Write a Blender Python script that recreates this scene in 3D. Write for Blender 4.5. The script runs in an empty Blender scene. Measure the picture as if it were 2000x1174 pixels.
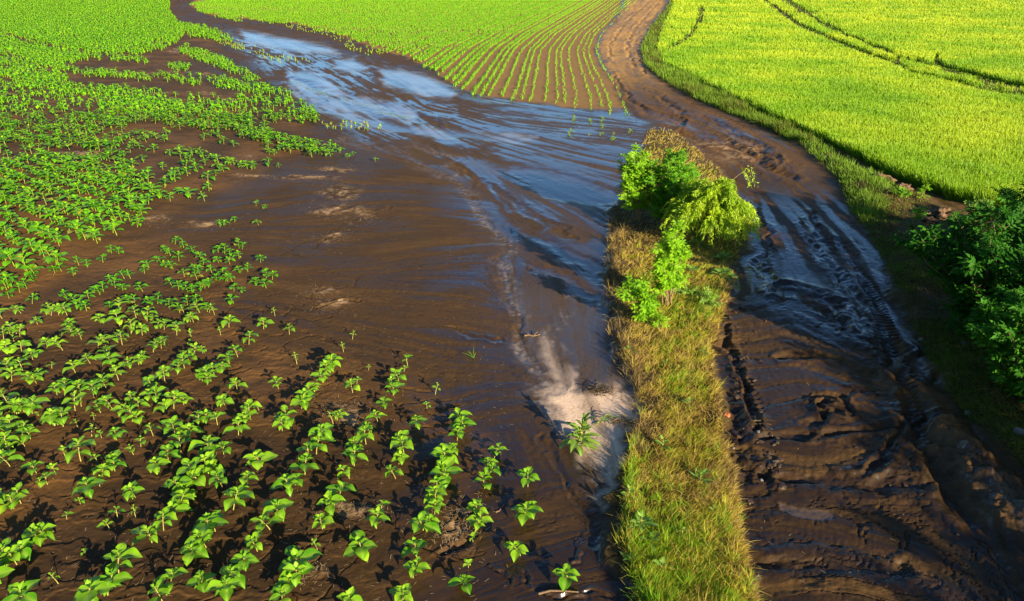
import bpy, math, random
import numpy as np
from mathutils import Vector
random.seed(7)
RNG = np.random.default_rng(7)
S = bpy.context.scene
COL = S.collection

# ---------------------------------------------------------------- camera, sky, sun, exposure
FPX, CX, CY = 1333.0, 1000.0, 587.0            # photo pixels (2000 x 1174)
PITCH, CAMH = math.radians(24.5), 6.55
cam = bpy.data.cameras.new('camera')
cam.sensor_width = 36.0
cam.lens = 36.0 * FPX / 2000.0
cam.clip_end = 2000.0
camo = bpy.data.objects.new('camera', cam)
COL.objects.link(camo)
camo.location = (0, 0, CAMH)
camo.rotation_euler = (math.pi / 2 - PITCH, 0, 0)
S.camera = camo

SUN_EL, SUN_AZ = math.radians(17.0), math.radians(147.0)
world = bpy.data.worlds.new('World')
S.world = world
world.use_nodes = True
wn = world.node_tree.nodes
sky = wn.new('ShaderNodeTexSky')
sky.sky_type = 'NISHITA'
sky.sun_disc = False
sky.sun_elevation = SUN_EL
sky.sun_rotation = SUN_AZ
sky.ozone_density = 5.5
sky.dust_density = 0.8
world.node_tree.links.new(sky.outputs[0], wn['Background'].inputs[0])
wn['Background'].inputs[1].default_value = 0.065
sun = bpy.data.lights.new('sun', 'SUN')
sun.energy = 5.0
sun.angle = math.radians(0.5)
sun.color = (1.0, 0.83, 0.58)
suno = bpy.data.objects.new('sun', sun)
COL.objects.link(suno)
SDIR = Vector((math.sin(SUN_AZ) * math.cos(SUN_EL), math.cos(SUN_AZ) * math.cos(SUN_EL), math.sin(SUN_EL)))
suno.rotation_euler = (-SDIR).to_track_quat('-Z', 'Y').to_euler()
suno.location = (20, -30, 30)
S.view_settings.view_transform = 'Standard'
S.view_settings.look = 'None'
S.view_settings.exposure = 1.3
S.view_settings.gamma = 1.0
S.cycles.max_bounces = 5
S.cycles.transparent_max_bounces = 4
S.cycles.caustics_reflective = False
S.cycles.caustics_refractive = False

# ---------------------------------------------------------------- numeric helpers
def hash2(ix, iy, seed):
    h = (ix.astype(np.int64) * 374761393 + iy.astype(np.int64) * 668265263 + seed * 974711) & 0xffffffff
    h = ((h ^ (h >> 13)) * 1274126177) & 0xffffffff
    h = h ^ (h >> 16)
    return (h & 0xffff).astype(np.float32) / 65535.0

def vnoise(x, y, seed=0):
    fx, fy = np.floor(x), np.floor(y)
    tx, ty = (x - fx).astype(np.float32), (y - fy).astype(np.float32)
    tx = tx * tx * (3 - 2 * tx); ty = ty * ty * (3 - 2 * ty)
    ix, iy = fx.astype(np.int64), fy.astype(np.int64)
    a = hash2(ix, iy, seed); b = hash2(ix + 1, iy, seed)
    c = hash2(ix, iy + 1, seed); d = hash2(ix + 1, iy + 1, seed)
    return (a + (b - a) * tx) * (1 - ty) + (c + (d - c) * tx) * ty

def fbm(x, y, seed=0, oct=4, gain=0.5):
    s, amp, tot = 0.0, 1.0, 0.0
    for o in range(oct):
        s = s + amp * vnoise(x * 2.03 ** o + 17.3 * o, y * 2.03 ** o - 9.1 * o, seed + o)
        tot += amp; amp *= gain
    return s / tot                                  # 0..1, mean .5

def smooth(a, b, x):
    t = np.clip((x - a) / (b - a), 0, 1)
    return t * t * (3 - 2 * t)

def macro(X, Y):                                    # large relief: flat valley rising to the far fields
    t = np.maximum(Y - 35.0, 0)
    a = 3.5e-4
    near = a * np.minimum(t, 125.0) ** 2 + np.maximum(t - 125.0, 0) * 2 * a * 125.0
    return near

CP, SP = math.cos(PITCH), math.sin(PITCH)
def to_ground(px, py):                              # photo pixel -> point on the bare relief
    px = np.asarray(px, float); py = np.asarray(py, float)
    dx = (px - CX) / FPX; v = (CY - py) / FPX
    dy = CP + v * SP; dz = -SP + v * CP
    lo = np.zeros_like(px * py); hi = lo + 420.0
    for _ in range(46):
        m = (lo + hi) / 2
        up = CAMH + m * dz > macro(m * dx, m * dy)
        lo = np.where(up, m, lo); hi = np.where(up, hi, m)
    return lo * dx, lo * dy

def to_pixel(X, Y, Z):
    d = Y * CP - (Z - CAMH) * SP
    u = Y * SP + (Z - CAMH) * CP
    d = np.maximum(d, 0.3)
    return CX + FPX * X / d, CY - FPX * u / d, d

def seg_dist(px, py, pts):
    best = np.full(px.shape, 1e9, np.float32)
    for (x0, y0), (x1, y1) in zip(pts[:-1], pts[1:]):
        ex, ey = x1 - x0, y1 - y0
        t = np.clip(((px - x0) * ex + (py - y0) * ey) / (ex * ex + ey * ey + 1e-9), 0, 1)
        best = np.minimum(best, np.hypot(px - x0 - t * ex, py - y0 - t * ey))
    return best

def inside(px, py, poly):
    r = np.zeros(px.shape, bool)
    n = len(poly)
    for i in range(n):
        x0, y0 = poly[i]; x1, y1 = poly[(i + 1) % n]
        if y0 == y1: continue
        c = ((y0 > py) != (y1 > py)) & (px < (x1 - x0) * (py - y0) / (y1 - y0) + x0)
        r ^= c
    return r

def sdpoly(px, py, poly):                           # signed distance, negative inside
    d = seg_dist(px, py, list(poly) + [poly[0]])
    return np.where(inside(px, py, poly), -d, d)

# ---------------------------------------------------------------- traced outlines (photo pixels)
STRIP = [(1272, 246), (1320, 258), (1392, 322), (1470, 420), (1452, 500), (1428, 560), (1404, 640), (1392, 720), (1405, 800),
         (1428, 900), (1440, 1000), (1455, 1090), (1475, 1190), (1490, 1260), (1545, 1520), (1330, 1520), (1262, 1260), (1240, 1174), (1215, 1080), (1212, 1000), (1222, 930),
         (1236, 860), (1246, 800), (1228, 740), (1204, 680), (1188, 620), (1182, 520), (1192, 430), (1215, 360), (1240, 310)]
ROAD = [(1243, -40), (1310, -40), (1300, 15), (1268, 50), (1250, 95), (1258, 125), (1290, 152), (1350, 187), (1420, 217), (1500, 252),
        (1545, 280), (1605, 325), (1642, 355), (1655, 410), (1705, 460), (1725, 530), (1760, 600), (1790, 690), (1830, 780), (1890, 860), (1960, 960),
        (2040, 1080), (2120, 1260), (2250, 1520), (1545, 1520), (1490, 1260), (1475, 1190), (1455, 1090), (1440, 1000), (1428, 900), (1405, 800), (1392, 720), (1404, 640),
        (1428, 560), (1452, 500), (1470, 420), (1392, 322), (1320, 258), (1250, 235), (1222, 215), (1198, 160), (1178, 125), (1165, 95), (1175, 68), (1205, 36)]
WHEAT = [(1318, -60), (1316, 10), (1300, 45), (1284, 95), (1292, 125), (1345, 150), (1420, 188), (1510, 232), (1600, 272), (1665, 308), (1750, 350),
         (1850, 388), (1950, 412), (2060, 440), (2500, 520), (2500, -60)]
VERGE_A = [(1316, -10), (1300, 20), (1272, 52), (1252, 95), (1260, 128), (1292, 155), (1352, 190), (1420, 220), (1500, 252), (1545, 275), (1600, 290),
           (1510, 238), (1420, 192), (1345, 152), (1294, 126), (1286, 95), (1302, 45), (1318, 10)]
VERGE_B = [(1540, 262), (1585, 272), (1640, 300), (1700, 330), (1775, 368), (1840, 400), (1930, 432), (2060, 470), (2400, 560), (2400, 900), (2100, 1000),
           (2010, 930), (1900, 830), (1850, 760), (1800, 680), (1765, 590), (1730, 520), (1700, 462), (1655, 405), (1640, 352), (1600, 318)]
PATH = [(1650, 296), (1700, 322), (1780, 360), (1850, 395), (1945, 425), (2100, 470)]
RIVER = [(372, 12), (410, 34), (470, 46), (600, 66), (700, 92), (800, 118), (850, 143), (885, 170), (920, 186), (1000, 200), (1100, 212), (1215, 220),
         (1290, 250), (1230, 320), (1195, 400), (1182, 520), (1188, 620), (1204, 680), (1130, 740), (1050, 730), (1000, 640), (985, 520), (960, 430), (900, 370),
         (780, 320), (700, 300), (610, 240), (550, 190), (470, 130), (430, 90), (400, 50)]
SAND = [(1104, 742), (1125, 760), (1160, 752), (1205, 750), (1240, 772), (1250, 802), (1236, 850), (1226, 905), (1216, 960), (1212, 1000), (1185, 925), (1155, 880), (1128, 830), (1108, 790)]
SAND2 = [(1072, 650), (1082, 660), (1092, 700), (1110, 745), (1130, 800), (1150, 860), (1120, 850), (1085, 790), (1066, 730), (1062, 690)]
SILT = [(1010, 560), (1190, 560), (1205, 690), (1230, 745), (1110, 790), (1060, 760), (1020, 690)]
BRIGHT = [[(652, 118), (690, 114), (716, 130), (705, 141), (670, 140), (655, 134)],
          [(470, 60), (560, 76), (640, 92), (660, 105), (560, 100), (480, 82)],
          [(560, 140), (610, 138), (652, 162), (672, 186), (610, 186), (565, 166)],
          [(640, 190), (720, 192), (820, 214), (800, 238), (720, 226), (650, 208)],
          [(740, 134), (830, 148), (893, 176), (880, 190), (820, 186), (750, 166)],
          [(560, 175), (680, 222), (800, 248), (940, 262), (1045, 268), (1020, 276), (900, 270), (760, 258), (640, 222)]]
SHADOW_POOL = [[(985, 322), (1060, 324), (1130, 346), (1195, 370), (1203, 392), (1150, 404), (1080, 388), (1015, 350)],  # pool in willow shade; sapling shadows drawn in as soaked, darker mud
        [(1030, 452), (1080, 470), (1150, 510), (1182, 540), (1180, 552), (1100, 512), (1045, 478)],
        [(1040, 515), (1100, 540), (1180, 590), (1182, 606), (1120, 578), (1050, 534)]]
ISLAND = [[(730, 134), (748, 150), (800, 172), (860, 192), (930, 200), (1000, 206), (960, 214), (850, 200), (780, 184), (735, 160)],
          [(792, 280), (840, 275), (905, 286), (935, 304), (880, 310), (820, 300)],
          [(890, 288), (960, 300), (1060, 330), (1040, 338), (960, 326), (900, 304)],
          [(560, 140), (548, 160), (530, 150), (545, 132)],
          [(680, 168), (712, 178), (780, 186), (760, 194), (700, 190)],
          [(960, 390), (1030, 420), (1080, 470), (1060, 476), (1000, 430)],
          [(1070, 440), (1120, 446), (1160, 460), (1120, 470), (1080, 460)]]
RPOOL = [[(1562, 448), (1590, 446), (1610, 480), (1632, 525), (1620, 545), (1596, 530), (1572, 505)],
         [(1500, 500), (1560, 490), (1600, 540), (1640, 590), (1600, 590), (1530, 560)],
         [(1622, 540), (1640, 548), (1654, 585), (1640, 590), (1628, 570)],
         [(1660, 580), (1676, 600), (1706, 660), (1690, 665), (1664, 620)],
         [(1716, 610), (1736, 618), (1755, 652), (1735, 660), (1720, 636)],
         [(1495, 580), (1560, 592), (1660, 640), (1705, 680), (1600, 650), (1520, 612)]]
DULLPOOL = [(1530, 984), (1560, 988), (1610, 1000), (1632, 1014), (1600, 1020), (1556, 1014), (1528, 996)]
TAN = [((665, 375), 42, 16), ((690, 430), 34, 7), ((650, 466), 40, 12), ((625, 573), 34, 12), ((640, 600), 40, 8), ((660, 412), 60, 12),
       ((1440, 296), 62, 22), ((1390, 285), 34, 14), ((650, 800), 60, 22), ((690, 820), 40, 16), ((895, 1010), 40, 26), ((605, 1115), 26, 18),
       ((680, 1000), 60, 14), ((880, 1040), 36, 22), ((362, 245), 22, 3), ((372, 218), 26, 4), ((345, 140), 26, 4), ((350, 100), 30, 4), ((380, 108), 24, 4), ((405, 182), 14, 4),
       ((445, 195), 16, 5), ((400, 145), 24, 4), ((355, 96), 20, 3), ((660, 330), 40, 6), ((480, 308), 22, 5), ((400, 440), 34, 8), ((300, 430), 30, 10), ((160, 300), 60, 5),
       ((500, 345), 40, 5), ((600, 350), 60, 6)]
FLOW = [[(450, 50), (560, 90), (680, 150), (800, 220), (900, 290), (980, 400), (1010, 520), (1020, 640), (1060, 740), (1130, 850), (1200, 960)],
        [(700, 110), (820, 170), (930, 230), (1040, 262), (1150, 290), (1260, 310)],
        [(850, 210), (1000, 235), (1140, 250), (1280, 262)],
        [(850, 270), (950, 300), (1080, 340), (1200, 390)], [(1000, 420), (1080, 470), (1180, 560)],
        [(1000, 470), (850, 480), (700, 500), (560, 510), (450, 500)], [(1000, 620), (850, 600), (700, 590), (500, 565)],
        [(1010, 700), (850, 690), (700, 660), (560, 630)], [(960, 400), (800, 385), (600, 390), (450, 405)],
        [(1090, 760), (950, 765), (800, 800)], [(1190, 960), (1000, 1000), (800, 1060), (560, 1174)], [(600, 990), (300, 970), (0, 950)], [(500, 1174), (250, 1130), (0, 1110)],
        [(1090, 600), (1110, 680), (1140, 780), (1210, 950)], [(1170, 600), (1160, 680), (1140, 740)],
        [(1450, 330), (1550, 400), (1620, 500), (1690, 620), (1730, 720)], [(1470, 390), (1500, 480), (1520, 560)], [(1420, 640), (1550, 618), (1700, 690)],
        [(1420, 700), (1560, 690), (1750, 760)], [(1440, 800), (1600, 758), (1780, 785)], [(1440, 880), (1600, 920), (1700, 880), (1780, 830)], [(1450, 960), (1600, 945), (1840, 950)],
        [(1460, 1000), (1600, 1010), (1800, 1075)], [(1460, 1080), (1600, 1066), (1760, 1106)], [(1470, 1150), (1650, 1130), (1800, 1174)],
        [(1280, 0), (1212, 60), (1190, 120), (1240, 200), (1350, 232), (1480, 300), (1540, 360)], [(500, 120), (600, 200), (760, 270), (880, 330)],
        [(400, 40), (520, 62), (700, 96), (840, 145)], [(500, 330), (700, 340), (850, 350)], [(1800, 900), (1900, 1020), (2000, 1174)]]

# ---------------------------------------------------------------- the ground grid
rows_py = np.concatenate([np.arange(1250, 700, -1.55), np.arange(700, 300, -1.25), np.arange(300, 0, -1.0)])
_, Yin = to_ground(np.full(rows_py.shape, CX), rows_py)
Yout = np.array([175., 190., 210., 235., 265., 300., 350., 420., 520.])
Yin = Yin[Yin < 165]
Ybk = np.concatenate([np.linspace(-60, -5, 16), np.linspace(-3, Yin[0] - 0.12, 18)])
GY = np.concatenate([Ybk, Yin, Yout])
din = np.linspace(-1.1, 1.1, 1000)
dout = 1.1 + np.linspace(0.06, 1.0, 22) ** 1.6 * 6.0
GU = np.concatenate([-dout[::-1], din, dout])
def halfw(Y): return 0.752 * np.maximum(Y, 3.0) + 2.05
XX = GU[None, :] * halfw(GY)[:, None]
YY = np.repeat(GY[:, None], len(GU), 1)
NR, NC = XX.shape
ZM = macro(XX, YY)
PX, PY, DEPTH = to_pixel(XX, YY, ZM)
PX = np.where(YY > 2.5, PX, CX + (XX / halfw(YY)) * 1000).astype(np.float32)
PY = np.where(YY > 2.5, PY, 1400.0).astype(np.float32)
PPM = (FPX / DEPTH).astype(np.float32)              # photo pixels per metre
wx = (fbm(XX * 0.9, YY * 0.9, 11, 4) - .5); wy = (fbm(XX * 0.9, YY * 0.9, 31, 4) - .5)
wx2 = (fbm(XX * 5, YY * 5, 41, 3) - .5); wy2 = (fbm(XX * 5, YY * 5, 51, 3) - .5)
WPX = PX + PPM * (wx * 0.9 + wx2 * 0.22)
WPY = PY + PPM * 0.45 * (wy * 0.9 + wy2 * 0.22)

# flow directions on a coarse raster of world-space unit vectors
def flow_raster():
    sx, sy, vx, vy = [], [], [], []
    for line in FLOW:
        L = np.array(line, float); n = 9
        t = np.linspace(0, 1, n, endpoint=False)
        P = np.concatenate([L[i] + (L[i + 1] - L[i]) * t[:, None] for i in range(len(L) - 1)] + [L[-1:]])
        gx, gy = to_ground(P[:, 0], P[:, 1])
        d = np.stack([np.diff(gx), np.diff(gy)], 1); d /= np.linalg.norm(d, axis=1)[:, None] + 1e-9
        sx.append(P[:-1, 0]); sy.append(P[:-1, 1]); vx.append(d[:, 0]); vy.append(d[:, 1])
    sx, sy, vx, vy = map(np.concatenate, (sx, sy, vx, vy))
    rx = np.linspace(-120, 2120, 150); ry = np.linspace(-20, 1260, 110)
    A, B = np.meshgrid(rx, ry)
    w = 1.0 / (((A[..., None] - sx) ** 2 + (1.5 * (B[..., None] - sy)) ** 2) + 60.0) ** 1.6
    a = (w * vx * vx).sum(-1); b = (w * vx * vy).sum(-1); c = (w * vy * vy).sum(-1)
    th = 0.5 * np.arctan2(2 * b, a - c)
    return np.cos(th), np.sin(th)
FRX, FRY = flow_raster()
def flow_at(X, Y):
    px, py, _ = to_pixel(X, Y, macro(X, Y))
    i = np.clip(((py + 20) / 1280 * 109).astype(int), 0, 109); j = np.clip(((px + 120) / 2240 * 149).astype(int), 0, 149)
    return FRX[i, j], FRY[i, j]

def lic(X, Y, cell, seed, n=9, squash=1.0):
    """noise drawn out along the flow: what running mud leaves behind"""
    acc = np.zeros(X.shape, np.float32)
    step = cell * 0.9 * squash
    acc += vnoise(X / cell, Y / cell, seed)
    f0x, f0y = flow_at(X, Y)
    for sgn in (1, -1):
        x, y = X.copy(), Y.copy(); px_, py_ = f0x * sgn, f0y * sgn
        for k in range(n):
            x = x + px_ * step; y = y + py_ * step
            acc += vnoise(x / cell, y / cell, seed)
            fx, fy = flow_at(x, y)
            s = np.sign(fx * px_ + fy * py_); s[s == 0] = 1
            px_, py_ = fx * s, fy * s
    m = acc / (2 * n + 1)
    return np.clip(0.5 + (m - 0.5) * 2.9, 0, 1)

# only the muddy middle of the grid needs it
c0, c1 = 22, NC - 22
r0, r1 = len(Ybk) - 3, len(Ybk) + len(Yin)
sl = (slice(r0, r1), slice(c0, c1))
L1 = np.full(XX.shape, .5, np.float32); L2 = L1.copy(); L3 = L1.copy()
L1[sl] = lic(XX[sl], YY[sl], 0.05, 101, 9)
L2[sl] = lic(XX[sl], YY[sl], 0.17, 102, 9)
L3[sl] = lic(XX[sl], YY[sl], 0.55, 103, 8)
nfade = smooth(28, 12, YY)
STREAK = L2 * .4 + L3 * .35 + (L1 * nfade + L2 * (1 - nfade)) * .25

RILL = smooth(.09, .0, np.abs(((L3 * 3.2 + L2 * 1.6 + wx * .8) % 1.0) - .5)) * smooth(.42, .6, fbm(XX * .45, YY * .45, 141, 3))
RILL2 = smooth(.12, .0, np.abs(((L2 * 2.6 + L1 * .7 + wx2 * .5) % 1.0) - .5)) * smooth(.4, .6, fbm(XX * .9, YY * .9, 143, 3)) * nfade
SHARP = smooth(.44, .56, STREAK + (fbm(XX * .5, YY * .5, 145, 4) - .5) * .5)
def soft(poly, a, b, wob=1.0, qx=None, qy=None):    # 1 inside .. 0 outside, edge from a to b (pixels)
    return smooth(b, a, sdpoly(WPX if qx is None else qx, WPY if qy is None else qy, poly)).astype(np.float32)

m_strip = soft(STRIP, -14, 10)
m_road = soft(ROAD, -10, 6)
m_wheat = soft(WHEAT, -3, 3)
m_verge = np.maximum(soft(VERGE_A, -2, 4), soft(VERGE_B, -8, 14))
m_river = soft(RIVER, -45, 12)
m_sand = soft(SAND, -16, 12); m_sand2 = soft(SAND2, -12, 16); m_silt = soft(SILT, -30, 25)
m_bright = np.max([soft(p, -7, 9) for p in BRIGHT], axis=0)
m_shadow_pool = np.max([soft(p, -8, 8) for p in SHADOW_POOL], axis=0)  # shadow-shaped patches, darkened through the wetness value
m_isl = np.max([soft(p, -6, 6) for p in ISLAND], axis=0)
m_rpool = np.max([soft(p, -8, 10) for p in RPOOL], axis=0)
m_dull = soft(DULLPOOL, -4, 4)
m_tan = np.zeros(XX.shape, np.float32)
for (cx_, cy_), rx_, ry_ in TAN:
    d = np.hypot((WPX - cx_) / rx_, (WPY - cy_) / ry_)
    m_tan = np.maximum(m_tan, smooth(1.25, 0.3, d).astype(np.float32))
m_path = smooth(16, 8, seg_dist(WPX, WPY, PATH)).astype(np.float32)
LEFTCROP = [(-400, -60), (345, -60), (335, 20), (352, 46), (440, 70), (420, 100), (345, 140), (420, 160), (560, 200), (650, 290), (560, 320), (520, 340), (440, 380), (360, 420),
            (300, 450), (560, 520), (420, 600), (500, 660), (660, 700), (800, 700), (900, 800), (980, 870), (930, 1000), (860, 1260), (-400, 1260)]
MIDCROP = [(390, -60), (384, -4), (371, 11), (396, 24), (440, 34), (560, 43), (650, 64), (730, 93), (800, 113), (850, 139), (890, 168), (930, 186), (1000, 196), (1100, 208), (1222, 214), (1196, 160), (1172, 125), (1160, 98), (1170, 68), (1200, 36), (1240, -60)]
m_lcrop = soft(LEFTCROP, -25, 15); m_mcrop = soft(MIDCROP, -3, 3)
m_field = np.maximum(m_lcrop, m_mcrop)

# ---- relief
H = np.zeros(XX.shape, np.float32)
mud = np.clip(1 - m_wheat - m_verge, 0, 1)
H += mud * (1 - m_field * .6) * ((L3 - .5) * 0.016 + (L2 - .5) * 0.008 * smooth(60, 20, YY)) * (1 - .6 * m_road)
H += (1 - m_road) * mud * (L1 - .5) * .003 * nfade - mud * (1 - m_field * .8) * (RILL * .007 * smooth(60, 25, YY) + RILL2 * .004)
H += (fbm(XX * .35, YY * .35, 5, 3) - .5) * 0.10 * (1 - m_river * .7)
# tilled soil between the seedlings: low broken ridges across the rows
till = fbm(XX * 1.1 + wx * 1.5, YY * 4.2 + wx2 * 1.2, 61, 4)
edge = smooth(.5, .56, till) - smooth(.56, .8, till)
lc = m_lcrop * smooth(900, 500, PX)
H += lc * edge * 0.014 * smooth(30, 10, YY) + lc * (fbm(XX * 9, YY * 9, 71, 3) - .5) * 0.012
# the road: lobes of slurry, side drains, tyre ruts and crumbled clods
nr = np.clip(m_road * smooth(320, 430, PY), 0, 1)
lobes = lic(XX[sl], YY[sl], 0.30, 133, 7)
LB = np.full(XX.shape, .5, np.float32); LB[sl] = lobes
terr = np.abs(((LB * 3.2 + fbm(XX * 1.2, YY * 1.2, 77, 3) * 2.2) % 1.0) - .5) * 2
lowr = smooth(1150, 700, PY)
midr = 1 - .6 * smooth(640, 560, PY)
H += nr * midr * ((LB - .5) * 0.036 + (terr - .5) * 0.004 + (L2 - .5) * .014 + (L1 - .5) * .008 - RILL * .014 - RILL2 * .006)
crumb = smooth(.60, .76, fbm(XX * 1.1, YY * 1.1, 151, 3)) * nr * smooth(30, 14, YY)
H += crumb * (np.abs(fbm(XX * 8, YY * 8, 152, 4) - .5) * .07 - .008)
def rut(pts, w, depth, rim=.5, rough=.0):
    global H
    d = seg_dist(WPX, WPY, pts) / PPM
    H -= depth * np.exp(-(d / w) ** 2).astype(np.float32)
    H += rim * depth * np.exp(-((d - 1.9 * w) / (w * .8)) ** 2).astype(np.float32)
    if rough: H += rough * np.exp(-(d / (w * 2.6)) ** 2).astype(np.float32) * (fbm(XX * 7, YY * 7, 91, 4) - .42) * 2
rut([(1425, 640), (1440, 700), (1470, 770), (1484, 840)], .08, .06, .6, .06)
rut([(1590, 430), (1640, 520), (1690, 610), (1740, 700), (1775, 800), (1830, 900), (1880, 960), (1950, 1060), (2020, 1180)], .15, .07, .4, .02)
rut([(1640, 480), (1700, 560), (1730, 640), (1755, 700)], .12, .06, .4, .015)
rut([(1440, 910), (1520, 930), (1600, 938), (1720, 945), (1830, 950)], .08, .05, .5, .03)
rut([(1455, 1085), (1540, 1095), (1640, 1102), (1730, 1112), (1755, 1095)], .08, .035, .5, .03)
rut([(1590, 770), (1640, 765), (1680, 768)], .05, .03, .6, .04)
rut([(1612, 780), (1620, 810)], .05, .06, .6, .06); rut([(1645, 778), (1652, 804)], .05, .06, .6, .06)
rut([(1430, 820), (1440, 880), (1470, 930), (1500, 935)], .12, .04, .2, .08)
rut([(1500, 860), (1580, 850), (1620, 810), (1640, 790)], .06, .05, .5, .0); rut([(1600, 850), (1690, 838), (1755, 838)], .05, .04, .5, 0)
rut([(1745, 770), (1765, 830), (1740, 880), (1700, 920)], .07, .05, .6, 0)
rut([(1520, 560), (1600, 580), (1700, 660)], .08, .07, .4, .02); rut([(1470, 400), (1500, 460), (1490, 520), (1520, 560)], .09, .06, .4, .02)
rut([(1585, 470), (1600, 500), (1640, 530), (1640, 560)], .07, .05, .4, .02)
rut([(1530, 700), (1600, 690), (1700, 730)], .06, .05, .5, .02)
def tread(pts, w, depth, pitch):
    """prints of tyre lugs along a track"""
    global H
    best = np.full(XX.shape, 1e9, np.float32); arc = np.zeros(XX.shape, np.float32); side = arc.copy(); tot = 0.0
    g = [to_ground(np.array([a]), np.array([b])) for a, b in pts]
    for (x0, y0), (x1, y1) in zip(g[:-1], g[1:]):
        x0, y0, x1, y1 = x0[0], y0[0], x1[0], y1[0]
        ex, ey = x1 - x0, y1 - y0; L = math.hypot(ex, ey)
        t = np.clip(((XX - x0) * ex + (YY - y0) * ey) / (L * L), 0, 1)
        d = np.hypot(XX - x0 - t * ex, YY - y0 - t * ey)
        k = d < best; best[k] = d[k]; arc[k] = (tot + t * L)[k]; side[k] = (((XX - x0) * ey - (YY - y0) * ex) / L)[k]; tot += L
    lug = smooth(.35, .5, np.abs((((arc + np.abs(side) * .6) / pitch) % 1.0) - .5) * 1.0 + .12)
    H -= (depth * lug * smooth(w, w * .75, best) * np.clip((fbm(XX * 1.5, YY * 1.5, 171, 3) - .3) * 4, 0, 1)).astype(np.float32)
tread([(1640, 480), (1700, 560), (1732, 640), (1760, 720), (1800, 840)], .20, .035, .15); tread([(1432, 660), (1445, 720), (1474, 790), (1486, 850)], .16, .03, .14)
tread([(1250, 60), (1225, 110), (1250, 170), (1310, 215), (1420, 262), (1540, 330)], .24, .03, .22); tread([(1290, 60), (1270, 100), (1290, 160), (1360, 205), (1470, 255)], .24, .03, .22)
tread([(600, 392), (690, 380), (780, 366)], .12, .02, .16)
# upper track: wheel ruts and small rills
for pts in ([(1270, 0), (1225, 40), (1192, 85), (1188, 115)], [(1290, 0), (1240, 55), (1222, 95), (1240, 130)], [(1300, 20), (1262, 60), (1245, 100), (1260, 140)],
            [(1200, 150), (1225, 190), (1260, 220), (1330, 240)], [(1290, 190), (1340, 225), (1420, 250), (1520, 310)], [(1330, 260), (1420, 280), (1500, 330), (1560, 345)]):
    rut(pts, .14, .07, .6, .04)
# rills in the open mud
for pts, w, dd in (([(900, 370), (960, 430), (990, 520), (1005, 640), (1036, 715)], .10, .016), ([(840, 280), (880, 310), (950, 360), (1040, 420), (1110, 460)], .08, .025),
                   ([(560, 150), (640, 178), (740, 205), (850, 240)], .2, .05), ([(660, 410), (700, 400), (760, 402)], .05, .02), ([(585, 590), (600, 566), (670, 560)], .02, .02),
                   ([(620, 490), (625, 470), (640, 462)], .02, .03), ([(700, 590), (640, 600), (600, 612)], .02, .025), ([(870, 640), (950, 655), (980, 665)], .02, .02),
                   ([(1075, 860), (1180, 1000), (1200, 1060)], .05, .02), ([(1060, 1160), (1130, 1158), (1180, 1162)], .02, .02), ([(1140, 1100), (1160, 1095), (1175, 1055)], .02, -.025),
                   ([(1060, 1150), (1080, 1158), (1130, 1160)], .03, -.03), ([(870, 1030), (900, 1020), (925, 1000), (960, 1000)], .03, .04), ([(860, 1080), (900, 1065), (925, 1040)], .03, .04),
                   ([(960, 1110), (975, 1125), (985, 1140)], .02, .03), ([(1010, 1115), (1012, 1135)], .02, .03), ([(640, 700), (700, 720), (800, 760), (840, 770)], .03, .015)):
    rut(pts, w, dd, .5, 0)
H += m_strip * 0.10 * (1 - smooth(300, 260, PY)) + m_strip * (fbm(XX * 1.5, YY * 1.5, 81, 4) - .5) * 0.16
H += m_verge * (fbm(XX * 1.2, YY * 1.2, 83, 4) - .4) * 0.22 + soft(VERGE_B, -40, 10) * .18
d_dirt = smooth(46, 10, seg_dist(WPX, WPY, [(1840, 860), (1900, 900), (1950, 960), (2010, 1020), (2080, 1080)]))
H += d_dirt * (.16 + (fbm(XX * 4, YY * 4, 85, 4) - .5) * .34)
H *= 1 - .75 * np.maximum(m_sand, soft(DULLPOOL, -4, 20))
H -= m_shadow_pool * .03 + m_bright * .02 + m_dull * .02
flat = np.clip(m_bright + m_shadow_pool + m_dull + .8 * m_rpool + .7 * m_sand, 0, 1)
# straw-strewn humps stay a little proud
H += m_tan * .02 * smooth(60, 15, YY) + m_tan * (fbm(XX * 12, YY * 12, 87, 3) - .5) * .03 * nfade
openmud0 = smooth(720, 940, PX + (PY - 500) * .12) * (1 - m_road)
# cracks in the drying crust
ck = np.abs(fbm(XX * 1.3 + wx, YY * 1.3 + wy, 95, 3) - .5)
crk = smooth(.012, .0, ck) * smooth(.45, .6, fbm(XX * .5, YY * .5, 96, 2)) * (1 - m_river) * (1 - m_road) * mud * smooth(30, 12, YY) * smooth(1000, 800, PX)
H -= crk * .03
H += (fbm(XX * 17, YY * 17, 161, 3) - .5) * .010 * mud * (1 - .7 * m_river) * (1 - openmud0) * nfade
Z = (ZM + H).astype(np.float32)

# ---- soil colours (albedo) and wetness
def mix(a, b, t):
    return a + (np.array(b, np.float32) - a) * t[..., None]
n1 = fbm(XX * .6, YY * .6, 201, 4); n2 = fbm(XX * 3, YY * 3, 202, 4)
C = np.zeros(XX.shape + (3,), np.float32) + np.array((.085, .047, .021), np.float32)
C = mix(C, (.052, .030, .016), np.clip((STREAK - .35) * 2.2, 0, 1) * mud)
C = mix(C, (.130, .075, .032), np.clip((.42 - STREAK) * 2.2, 0, 1) * mud * .8)
C = mix(C, (.165, .085, .034), m_lcrop * np.clip(.35 + (n1 - .5) * 2.4, 0, 1))
C = mix(C, (.31, .185, .08), m_mcrop * .85)
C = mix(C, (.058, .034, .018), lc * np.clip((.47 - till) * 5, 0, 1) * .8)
C = mix(C, (.48, .29, .135), m_road * smooth(215, 100, PY) * np.clip(.35 + .9 * n2 - (STREAK - .5), 0, 1))
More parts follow.
